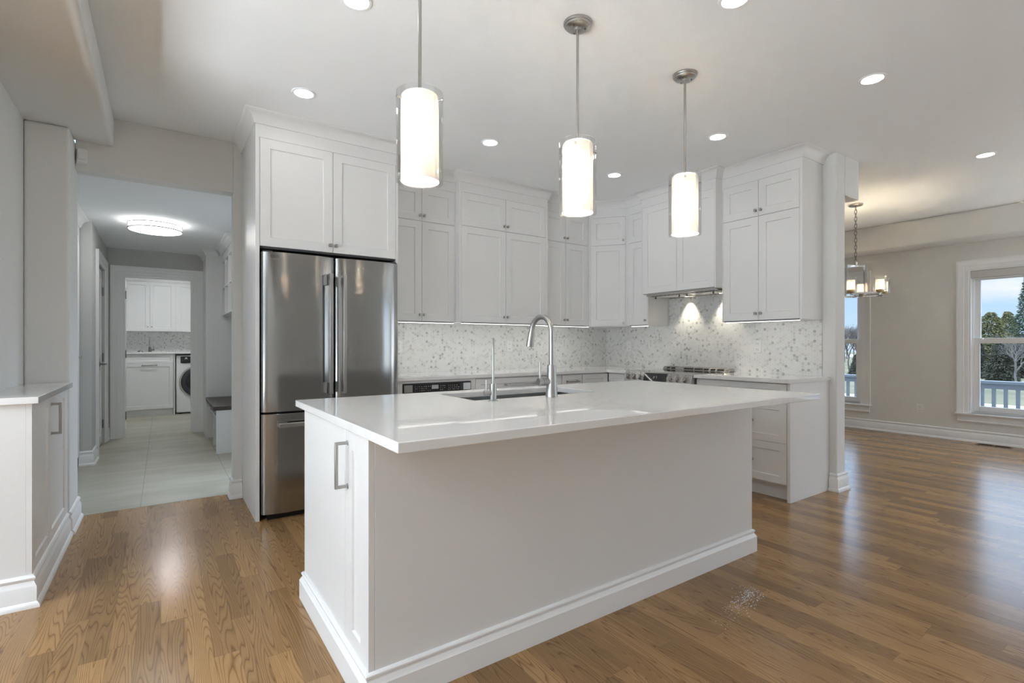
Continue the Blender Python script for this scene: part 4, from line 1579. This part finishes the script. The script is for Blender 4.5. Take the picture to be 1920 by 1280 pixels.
tag(tp.build('countertop', 'white_quartz', bevel=0.002), 'white quartz top of the low cabinet by the hall opening', 'countertop')

# ------------------------------------------------------------------ hallway
hc = thing('hall_cabinet', 'tall white cabinet with crown in the hall recess behind the pier', 'cabinet', (-0.655, 4.56, 0), radians(90))
MB().box(0, 1.80, 0.021, 0.53, 0, 2.369).build('cabinet_body', 'cabinet_paint', hc, 0.001)
for x0 in (0.0, 0.60, 1.20):
    d = MB().shaker(x0 + 0.002, x0 + 0.598, 0.1, 2.27).build('door', 'cabinet_paint', hc)
    knob(d, x0 + 0.55, 1.05)
MB().box(0, 1.80, 0.0, 0.021, 2.27, 2.369).build('frieze', 'cabinet_paint', hc)
MB().sweep([(0, 0), (1.805, 0)], [(o, z - (CEIL - 2.3695)) for o, z in crown()], 1).build('crown', 'cabinet_paint', hc)

# hall side double door with casing
dr1 = bpy.data.objects.new('door_1', None)
COL.objects.link(dr1)
dr1.location = (-0.565, 7.275, 0)
dr1['kind'] = 'structure'
c = MB()
casing_frame(c, [(0, 0.445, 0), (0, 0.445, 2.05), (0, -0.445, 2.05), (0, -0.445, 0)], (1, 0, 0))
co = c.build('door_casing', 'trim_paint', dr1)


def leaf(w):
    m_ = MB()
    m_.shaker(0, w, 0.010, 0.95, rail=0.10, t=0.036, rec=0.010)
    m_.shaker(0, w, 0.951, 2.045, rail=0.10, t=0.036, rec=0.010)
    return m_


for y0, w_ in ((-0.444, 0.441), (0.001, 0.441)):
    l_ = leaf(w_).build('door_leaf', 'trim_paint', dr1)
    l_.rotation_euler = (0, 0, radians(90))
    l_.location = (-0.025, y0, 0)
hb = MB()
for z in (0.23, 1.02, 1.80):
    hb.box(-0.027, -0.018, 0.425, 0.450, z - 0.05, z + 0.05)
    hb.cyl((-0.016, 0.440, z - 0.05), (-0.016, 0.440, z + 0.05), 0.007, n=10)
hb.build('hinge', 'dark_nickel', dr1)
lv = MB()
lv.cyl((-0.025, 0.05, 0.95), (-0.012, 0.05, 0.95), 0.028, n=20)
lv.box(-0.026, -0.018, 0.030, 0.070, 0.88, 1.02)
lv.tube([(-0.015, 0.05, 0.95), (0.030, 0.05, 0.95), (0.036, 0.07, 0.95), (0.036, 0.165, 0.952)], 0.009, 10)
lv.build('door_lever', 'dark_nickel', dr1)

# doorway to the laundry room
dr2 = bpy.data.objects.new('door_2', None)
COL.objects.link(dr2)
dr2.location = (-0.0375, 7.97, 0)
dr2['kind'] = 'structure'
hw = 0.3825
c = MB()
casing_frame(c, [(hw, 0, 0), (hw, 0, 2.045), (-hw, 0, 2.045), (-hw, 0, 0)], (0, -1, 0))
c.build('door_casing', 'trim_paint', dr2)
j = MB()
j.box(-hw, -hw + 0.02, 0, 0.12, 0, 2.045).box(hw - 0.02, hw, 0, 0.12, 0, 2.045).box(-hw + 0.02, hw - 0.02, 0, 0.12, 2.025, 2.045)
j.box(-hw + 0.02, -hw + 0.034, 0.03, 0.075, 0, 2.025).box(hw - 0.034, hw - 0.02, 0.03, 0.075, 0, 2.025)
j.build('door_jamb', 'trim_paint', dr2)
l_ = leaf(0.72).build('door_leaf', 'trim_paint', dr2)
l_.rotation_euler = (0, 0, radians(91))
l_.location = (-hw + 0.022, 0.118, 0)
hb = MB()
for z in (0.27, 1.05, 1.80):
    hb.box(-hw + 0.020, -hw + 0.044, 0.078, 0.110, z - 0.05, z + 0.05)
hb.build('hinge', 'dark_nickel', dr2)

# mudroom locker tower, cubbies and bench
mt = thing('locker_tower', 'tall white mudroom side panel with crown beside the laundry door', 'cabinet', (0.452, 7.42, 0))
MB().box(0, 0.477, 0, 0.548, 0, 2.369).build('cabinet_body', 'cabinet_paint', mt, 0.001)
MB().sweep([(0, 0.548), (0, 0), (0.147, 0)], [(o, z - (CEIL - 2.3695)) for o, z in crown(0, 1.0)], 1, post=(0.147, -0.4)).build('crown', 'cabinet_paint', mt)
cb = thing('cubby_shelf', 'white open cubby shelf with crown above the hall bench', 'shelf', (0.622, 6.24, 1.52))
b = MB()
b.box(0, 0.307, 0, 1.179, 1.535, 1.555).box(0, 0.307, 0, 1.179, 2.20, 2.369).box(0.287, 0.307, 0, 1.179, 1.555, 2.20)
for y in (0.0, 0.38, 0.77, 1.159):
    b.box(0, 0.287, y, y + 0.02, 1.555, 2.20)
b.build('shelf_box', 'cabinet_paint', cb, 0.001)
MB().box(0.004, 0.287, 0.02, 1.159, 1.875, 1.893).build('middle_shelf', 'cabinet_paint', cb)
MB().sweep([(0, 1.109), (0, 0), (0.305, 0)], [(o, z - (CEIL - 2.3695)) for o, z in crown()], 1).build('crown', 'cabinet_paint', cb)
bn = thing('hall_bench', 'white mudroom bench with a dark wooden seat and open cubbies', 'bench', (0.452, 6.24, 0))
sb = MB().box(-0.004, 0.477, -0.012, 1.179, 0.465, 0.508).build('seat', 'bench_wood', bn, 0.004)
sb['label'] = 'dark brown wooden seat'
b = MB()
b.box(0.022, 0.477, 0.0, 0.025, 0, 0.465).box(0.035, 0.477, 0.57, 0.595, 0, 0.465).box(0.0, 0.477, 1.154, 1.179, 0, 0.465)
b.box(0.457, 0.477, 0.025, 0.57, 0, 0.465).box(0.457, 0.477, 0.595, 1.154, 0, 0.465)
b.build('side_panels', 'cabinet_paint', bn, 0.001)
MB().box(0.035, 0.457, 0.025, 0.57, 0.36, 0.378).box(0.035, 0.457, 0.595, 1.154, 0.36, 0.378).build('cubby_shelf_board', 'cabinet_paint', bn)

# ------------------------------------------------------------------ laundry room
lb = thing('laundry_cabinet', 'white laundry base cabinet with one large pull-out panel', 'cabinet', (-0.60, 10.17, 0))
b = MB()
b.box(0, 0.750, 0.021, 0.63, 0.11, 1.016).box(0, 0.750, 0.05, 0.63, 0, 0.11).box(0.756, 0.774, 0, 0.63, 0, 1.016)
b.build('cabinet_body', 'cabinet_paint', lb, 0.001)
d = MB().shaker(0.05, 0.750, 0.112, 0.862, rail=0.055).build('door', 'cabinet_paint', lb)
bar_pull(d, (0.330, 0, 0.828), (0.524, 0, 0.832), (0, -1, 0), 'dark_nickel', 0.011, 0.034)
MB().shaker(0.05, 0.750, 0.865, 1.012, rail=0.04).build('drawer', 'cabinet_paint', lb)
tag(MB().box(-1.19, 1.39, 10.145, 10.79, 1.017, 1.050).build('countertop', 'white_quartz', bevel=0.002), 'white laundry worktop above the washer', 'countertop')
bs = MB().box(-1.19, 1.39, 10.79, 10.80, 1.050, 1.42).build('backsplash', 'hex_mosaic')
tag(bs, 'hexagon mosaic backsplash in the laundry room', 'backsplash', 'hexagon mosaic backsplashes')
ul = thing('laundry_wall_cabinet', 'white laundry wall cabinets with three doors above the sink', 'cabinet', (-0.81, 10.45, 1.395))
MB().box(0, 1.35, 0.021, 0.338, 1.395, 2.222).box(0, 1.35, 0, 0.338, 2.225, 2.499).build('cabinet_body', 'cabinet_paint', ul, 0.001)
for x0, x1, kx in ((0.28, 0.636, 0.608), (0.636, 0.992, 0.664), (0.992, 1.348, None)):
    d = MB().shaker(x0 + 0.002, x1 - 0.002, 1.398, 2.222, rail=0.055).build('door', 'cabinet_paint', ul)
    if kx:
        knob(d, kx, 1.47)
MB().sweep([(0, 0), (1.35, 0)], [(0, 2.24), (0.016, 2.24), (0.016, 2.30), (0.03, 2.31), (0.03, 2.36), (0, 2.36)], 1).build('valance', 'cabinet_paint', ul)
lf = thing('laundry_faucet', 'steel gooseneck tap on the laundry worktop', 'faucet', (-0.176, 10.62, 1.05))
MB().cyl((0, 0, 1.05), (0, 0, 1.13), 0.022, 0.018, 20).build('faucet_body', 'dark_nickel', lf)
arc = [(0, 0, 1.12), (0, 0, 1.22)]
for i in range(1, 13):
    a = pi * i / 12
    arc.append((0, -0.05 + 0.05 * cos(a), 1.22 + 0.05 * sin(a)))
arc.append((0, -0.10, 1.17))
MB().tube(arc, 0.010, 12).build('spout', 'nickel', lf)
q = MB().cyl((0, 0, 1.085), (0.065, 0, 1.085), 0.014, n=14)
q.cyl((0.055, 0, 1.085), (0.055, 0, 1.15), 0.004, n=8)
q.build('lever', 'dark_nickel', lf)
ld = thing('sink_strainer', 'small domed metal knob-top cover on the laundry worktop', 'cover', (-0.305, 10.55, 1.05))
MB().lathe([(0.040, 0), (0.036, 0.010), (0.022, 0.018), (0.005, 0.020), (0.004, 0.034), (0.0001, 0.036)], (0, 0, 1.05), 24).build('cover', 'dark_nickel', ld)

wm = thing('washing_machine', 'white front-loading washer with a dark round door', 'washing machine', (0.190, 10.19, 0))
b = MB()
b.box(0, 0.62, 0.0, 0.58, 0.022, 0.988)
b.build('washer_body', 'white_enamel', wm, 0.018)
for x0 in (0.06, 0.56):
    MB().cyl((x0, 0.07, 0), (x0, 0.07, 0.03), 0.02, n=12).build('foot', 'dark_grey', wm)
cp_ = MB().box(0.062, 0.60, -0.012, 0.004, 0.858, 0.970).build('control_panel', 'black_glass', wm, 0.006)
MB().box(0.09, 0.22, -0.016, -0.012, 0.866, 0.893).build('detergent_pull', 'black_plastic', cp_, 0.003)
lgw = MB()
lgw.box(0.128, 0.140, -0.0135, -0.0122, 0.938, 0.952).box(0.143, 0.155, -0.0135, -0.0122, 0.938, 0.952).box(0.118, 0.165, -0.0135, -0.0122, 0.926, 0.931)
lgw.build('emblem', 'white_plastic', cp_)


def ring(mb, c, prof, n=56):
    # lathe about the y axis; prof: (radius, y)
    vs = []
    for r, y in prof:
        for k in range(n):
            a = 2 * pi * k / n
            vs.append((c[0] + r * cos(a), y, c[1] + r * sin(a)))
    m_ = len(prof)
    fs = []
    for i in range(m_ - 1):
        for k in range(n):
            fs.append((i * n + k, i * n + (k + 1) % n, (i + 1) * n + (k + 1) % n, (i + 1) * n + k))
    mb.add(vs, fs)


cx_, cz_ = 0.315, 0.537
b = MB()
ring(b, (cx_, cz_), [(0.272, 0.0), (0.272, -0.012), (0.262, -0.022), (0.250, -0.022), (0.246, -0.010), (0.246, 0.0)])
dro = b.build('door_ring', 'chrome', wm)
b = MB()
ring(b, (cx_, cz_), [(0.247, -0.004), (0.243, -0.026), (0.215, -0.036), (0.175, -0.030), (0.165, -0.012)])
b.build('door', 'dark_door', wm)
b = MB()
ring(b, (cx_, cz_), [(0.166, -0.012), (0.12, -0.022), (0.06, -0.028), (0.0005, -0.030)])
b.build('door_glass', 'black_glass', wm)
# unseen lamp added to brighten the laundry room
sl0 = thing('recessed_light', 'unseen ceiling light added to brighten the laundry room', 'ceiling light', (0.1, 9.3, 2.49), 0, 'recessed ceiling lights')
MB().cyl((0, 0, 2.4962), (0, 0, 2.4980), 0.10, n=32).build('lens', 'laundry_fill_lens', sl0)
MB().lathe([(0.101, 2.4965), (0.106, 2.4940), (0.118, 2.4995), (0.101, 2.4995)], n=40, closed=True).build('trim_ring', 'ceiling_paint', sl0)

# ------------------------------------------------------------------ dining room
ch = thing('chandelier', 'nickel chandelier with glass candle shades hanging on a chain', 'chandelier', (6.262, 2.416, 1.68))
MB().lathe([(0.0001, 2.690), (0.062, 2.690), (0.068, 2.696), (0.068, 2.7095), (0.0001, 2.7095)], n=40).build('canopy', 'nickel', ch)
cn = MB()
z = 2.69
k = 0
while z > 2.09:
    L = 0.048
    pts = []
    for i in range(13):
        a = 2 * pi * i / 12
        dx = 0.011 * cos(a)
        dz = (L / 2 - 0.011) * (1 if sin(a) > 0 else -1) * (0 if abs(sin(a)) < 1e-6 else 1) + 0.011 * sin(a)
        pts.append((dx, 0, z - L / 2 + dz) if k % 2 == 0 else (0, dx, z - L / 2 + dz))
    cn.tube(pts, 0.0032, 6, caps=False)
    z -= L - 0.009
    k += 1
cn.build('chain', 'dark_nickel', ch)
fr_ = MB()
th0 = radians(-20)
for a in (th0, th0 + pi / 2):
    ux, uy = cos(a), sin(a)
    for s in (-1, 1):
        px, py = s * 0.125 * ux, s * 0.125 * uy
        fr_.tube([(px, py, 1.72), (px, py, 2.04)], 0.012, 4)
    fr_.tube([(-0.125 * ux, -0.125 * uy, 2.035), (0.125 * ux, 0.125 * uy, 2.035)], 0.011, 4)
fr_.cyl((0, 0, 2.03), (0, 0, 2.075), 0.020, n=16)
fr_.build('frame', 'chrome', ch)
rgm = MB()
pts6 = []
for i in range(6):
    a = radians(12) + i * pi / 3
    pts6.append((0.27 * cos(a), 0.27 * sin(a)))
for i in range(6):
    p, q = pts6[i], pts6[(i + 1) % 6]
    rgm.tube([(p[0], p[1], 1.715), (q[0], q[1], 1.715)], 0.012, 4)
    rgm.tube([(0, 0, 1.700), (p[0], p[1], 1.700)], 0.010, 4)
rgm.cyl((0, 0, 1.685), (0, 0, 1.72), 0.03, n=16)
rgm.build('ring_arms', 'chrome', ch)
for i in range(6):
    p = pts6[i]
    so = MB().cyl((p[0], p[1], 1.722), (p[0], p[1], 1.752), 0.034, n=20).build('candle_cup', 'brass_socket', ch)
    g = MB().lathe([(0.058, 1.728), (0.058, 1.885), (0.0555, 1.885), (0.0555, 1.728)], (p[0], p[1], 0), 32, closed=True)
    go = g.build('glass_shade', 'clear_glass', ch)
    g = MB().lathe([(0.037, 1.752), (0.037, 1.850), (0.034, 1.853)], (p[0], p[1], 0), 28)
    g.build('inner_shade', 'opal_glass', go)
    d = bpy.data.lights.new('candle_bulb', 'POINT')
    d.energy = 3.4
    d.color = (1.0, 0.84, 0.60)
    d.shadow_soft_size = 0.014
    lo = bpy.data.objects.new('candle_bulb', d)
    COL.objects.link(lo)
    lo.parent = ch
    lo.location = (p[0], p[1], 1.80 - 1.68)

fv = thing('floor_vent', 'wooden floor register with dark slots below the dining window', 'floor vent', (7.895, 1.63, 0))
b = MB().box(-0.055, 0.055, -0.15, 0.15, 0.0, 0.004)
b.build('grille', 'vent_wood', fv, 0.001)
s = MB()
for y0, y1 in ((-0.135, -0.012), (0.012, 0.135)):
    for xx in (-0.036, -0.012, 0.012, 0.036):
        s.box(xx - 0.008, xx + 0.008, y0, y1, 0.004, 0.0046)
s.build('slots', 'vent_slot', fv)

DUST = ((2.33, 1.325), (1.97, 1.245))
# spilled white dust on the boards by the island corner
rr = random.Random(9)
b = MB()
for i in range(650):
    t_ = rr.random()
    u_ = abs(rr.gauss(0, 0.42)) if rr.random() < 0.85 else rr.random()
    cx = DUST[0][0] + (DUST[1][0] - DUST[0][0]) * u_ + rr.gauss(0, 0.022)
    cy = DUST[0][1] + (DUST[1][1] - DUST[0][1]) * u_ + rr.gauss(0, 0.026)
    q = 0.0008 + 0.0022 * rr.random() ** 3
    a0 = rr.uniform(0, 6.28)
    pts = [(cx + q * cos(a0 + k * 2.09) * rr.uniform(0.6, 1.2), cy + q * sin(a0 + k * 2.09) * rr.uniform(0.6, 1.2)) for k in range(3)]
    b.prism(pts, 0.0001, 0.0001 + q * 0.5)
o = b.build('dust', 'snow_dust')
o['kind'] = 'stuff'
o['label'] = 'spill of fine white dust on the floorboards near the island'

# ------------------------------------------------------------------ outside
GZ = -1.0
struct(MB().box(8.2, 160, -90, 150, GZ - 0.2, GZ).build('ground', 'lawn'), 'patchy winter lawn outside')
struct(MB().box(18.6, 23.2, -90, 150, GZ, GZ + 0.012).build('road', 'asphalt'), 'grey road beyond the lawn')
for k, (x0, x1, y0, y1) in enumerate(((23.3, 24.3, -20, 60), (17.6, 18.4, -4, 9), (34, 37, 2, 16), (30, 40, 20, 40), (27, 29, 12, 24), (100, 124, 30, 58))):
    n = 26
    pts = []
    rr = random.Random(k)
    for i in range(n):
        a = 2 * pi * i / n
        q = 1 + rr.uniform(-0.15, 0.15)
        pts.append(((x0 + x1) / 2 + (x1 - x0) / 2 * cos(a) * q, (y0 + y1) / 2 + (y1 - y0) / 2 * sin(a) * q))
    o = MB().prism(pts, GZ + 0.001, GZ + 0.06).build('snow', 'snow')
    o['kind'] = 'stuff'
    o['label'] = ['long bank of snow along the road', 'snow patch on the near road edge', 'snow patch before the evergreens', 'broad snow field behind the bare trees', 'snow patch beside the bare trees', 'distant snow field seen in the small window'][k]
struct(MB().box(8.2, 9.36, -3, 7.5, -0.40, -0.33).build('deck', 'deck_board'))
rl = thing('deck_railing', 'blue-grey wooden porch railing with square balusters outside the windows', 'railing', (9.30, 2.2, -0.33))
MB().box(-0.055, 0.055, -5.0, 5.2, 0.638, 0.678).build('cap_rail', 'railing_paint', rl, 0.004)
MB().box(-0.02, 0.02, -5.0, 5.2, 0.568, 0.638).build('top_rail', 'railing_paint', rl)
MB().box(-0.02, 0.02, -5.0, 5.2, -0.25, -0.18).build('bottom_rail', 'railing_paint', rl)
bal = None
y = 2.041 - 2.2 - 0.1185 * 8
while y < 2.6:
    if bal is None:
        bal = MB().box(-0.019, 0.019, -0.019, 0.019, -0.18, 0.568).build('baluster', 'railing_paint', rl)
        bal.location = (0, y, 0.33)
    else:
        c = bal.copy()
        COL.objects.link(c)
        c.parent = rl
        c.location = (0, y, 0.33)
    y += 0.1185
for yy in (-3.0, 4.3):
    MB().box(-0.05, 0.05, yy - 0.05, yy + 0.05, -0.33, 0.638).build('post', 'railing_paint', rl)


def conifer(label, x, y, h, r, m, seed, sprigs=2600, power=1.0):
    """evergreen crown of small needle sprays around a trunk"""
    rr = random.Random(seed)
    t = thing('evergreen_tree', label, 'tree', (x, y, GZ), 0, 'evergreen trees beyond the road')
    MB().cyl((0, 0, GZ), (0, 0, GZ + h * 0.5), r * 0.06, 0.02, 8).build('trunk', 'bark', t)
    f = MB()
    ph = [rr.uniform(0, 6.28) for _ in range(4)]
    for i in range(sprigs):
        u = rr.random() ** 1.25
        a = rr.uniform(0, 2 * pi)
        lob = 0.80 + 0.16 * sin(3 * a + ph[0] + 9 * u) + 0.13 * sin(5 * a + ph[1] - 14 * u) + 0.10 * sin(26 * u + ph[2])
        R = max(0.05, r * (1 - u) ** power * lob)
        q = R * (0.08 + 0.92 * rr.random() ** 0.62)
        c = Vector((cos(a) * q, sin(a) * q, GZ + 0.05 + u * h * 0.97 - 0.10 * q))
        d = Vector((cos(a + rr.gauss(0, 0.5)), sin(a + rr.gauss(0, 0.5)), rr.uniform(-0.5, 0.55))).normalized()
        L = rr.uniform(0.14, 0.34) * (0.6 + 0.25 * r) * (1.1 - 0.5 * u)
        sd = d.cross(Vector((rr.gauss(0, 1), rr.gauss(0, 1), 1.5))).normalized()
        up = d.cross(sd)
        w_ = L * rr.uniform(0.14, 0.26)
        mid = c + d * L * 0.45
        tip = c + d * L + Vector((0, 0, -0.12 * L))
        f.add([c, mid + sd * w_, tip, mid - sd * w_, mid + up * w_ * 0.7, mid - up * w_ * 0.7],
              [(0, 1, 4), (1, 2, 4), (2, 3, 4), (3, 0, 4), (1, 0, 5), (2, 1, 5), (3, 2, 5), (0, 3, 5)])
    f.build('foliage', m, t, smooth=False)
    return t


def bare_tree(label, x, y, h, seed, m='bark_pale', spread=0.62, depth=6):
    rr = random.Random(seed)
    t = thing('bare_tree', label, 'tree', (x, y, GZ), 0, 'leafless trees outside the windows')
    b = MB()

    def grow(p, d, L, r, k):
        q = p + d * L
        mid = p + d * L * 0.5 + Vector((rr.uniform(-1, 1), rr.uniform(-1, 1), rr.uniform(-0.5, 0.5))) * L * 0.06
        b.tube([p, mid, q] if k < 5 else [p, q], ([r, r * 0.85, r * 0.68] if k < 5 else [r, r * 0.6]), 5 if k < 3 else 3, caps=False)
        if k >= depth:
            return
        for i in range(rr.choice((3, 3, 4)) if k < 3 else rr.choice((2, 3))):
            ax = Vector((rr.gauss(0, 1), rr.gauss(0, 1), rr.gauss(0, 0.5))).normalized()
            nd = (d + ax * spread * rr.uniform(0.6, 1.25)).normalized()
            nd.z += 0.08
            nd.normalize()
            grow(p + d * L * rr.uniform(0.65, 1.0), nd, L * rr.uniform(0.62, 0.82), r * 0.62, k + 1)
    grow(Vector((0, 0, GZ)), Vector((rr.uniform(-0.05, 0.05), rr.uniform(-0.05, 0.05), 1)).normalized(), h * 0.26, h * 0.015, 0)
    b.build('branches', m, t)
    return t


def at(u, dist):
    """ground point seen in direction u (full-frame pixels) at a depth"""
    xc = (u - 960) / 947.44
    th = radians(34.6814)
    return ((xc * cos(th) + sin(th)) * dist, (-xc * sin(th) + cos(th)) * dist)


for u, D, h, r, mm, seed, pw, lab in (
        (1858, 36, 4.55, 1.75, 'conifer_olive', 1, 0.5, 'broad olive-green evergreen in the dining window'),
        (1889, 42, 5.0, 1.6, 'conifer_olive', 11, 0.55, 'bushy olive evergreen with a ragged top beside the tall spruce'),
        (1926, 37, 7.6, 1.6, 'conifer_green', 2, 0.95, 'tall dark spruce at the edge of the dining window'),
        (1832, 46, 4.9, 1.2, 'conifer_green', 3, 0.9, 'small pointed spruce by the dining window frame'),
        (1832, 33, 2.5, 0.72, 'conifer_dark', 20, 0.45, 'low dark evergreen under the olive evergreen'),
        (1878, 29.5, 2.4, 0.78, 'conifer_dark', 21, 0.45, 'low dark evergreen behind the pale bare tree'),
        (1916, 33, 2.6, 0.95, 'conifer_dark', 22, 0.45, 'low dark evergreen at the foot of the tall spruce'),
        (1607, 34, 1.5, 0.45, 'conifer_dark', 23, 0.5, 'round dark evergreen shrub in the small window')):
    x, y = at(u, D)
    conifer(lab, x, y, h, r, mm, seed, 7000 if mm == 'conifer_olive' else 4500, pw)
x, y = at(1906, 27)
bare_tree('pale leafless tree in front of the evergreens', x, y, 3.9, 5, 'bark_pale', 0.72, 7)
for k, (u, D, h, lab) in enumerate(((1577, 38, 4.6, 'leafless tree partly hidden by the wall end'), (1592, 44, 5.0, 'tall leafless tree in the middle of the small window'),
                                    (1606, 50, 5.3, 'leafless tree near the small window frame'), (1618, 56, 5.8, 'far leafless tree behind the small window frame'),
                                    (1583, 62, 6.0, 'far leafless tree next to the wall end'), (1601, 68, 6.4, 'far leafless tree in the middle of the small window'), (1588, 76, 6.8, 'farthest leafless tree in the small window'))):
    x, y = at(u, D)
    bare_tree(lab, x, y, h, 40 + k, 'bark', 0.66, 7)
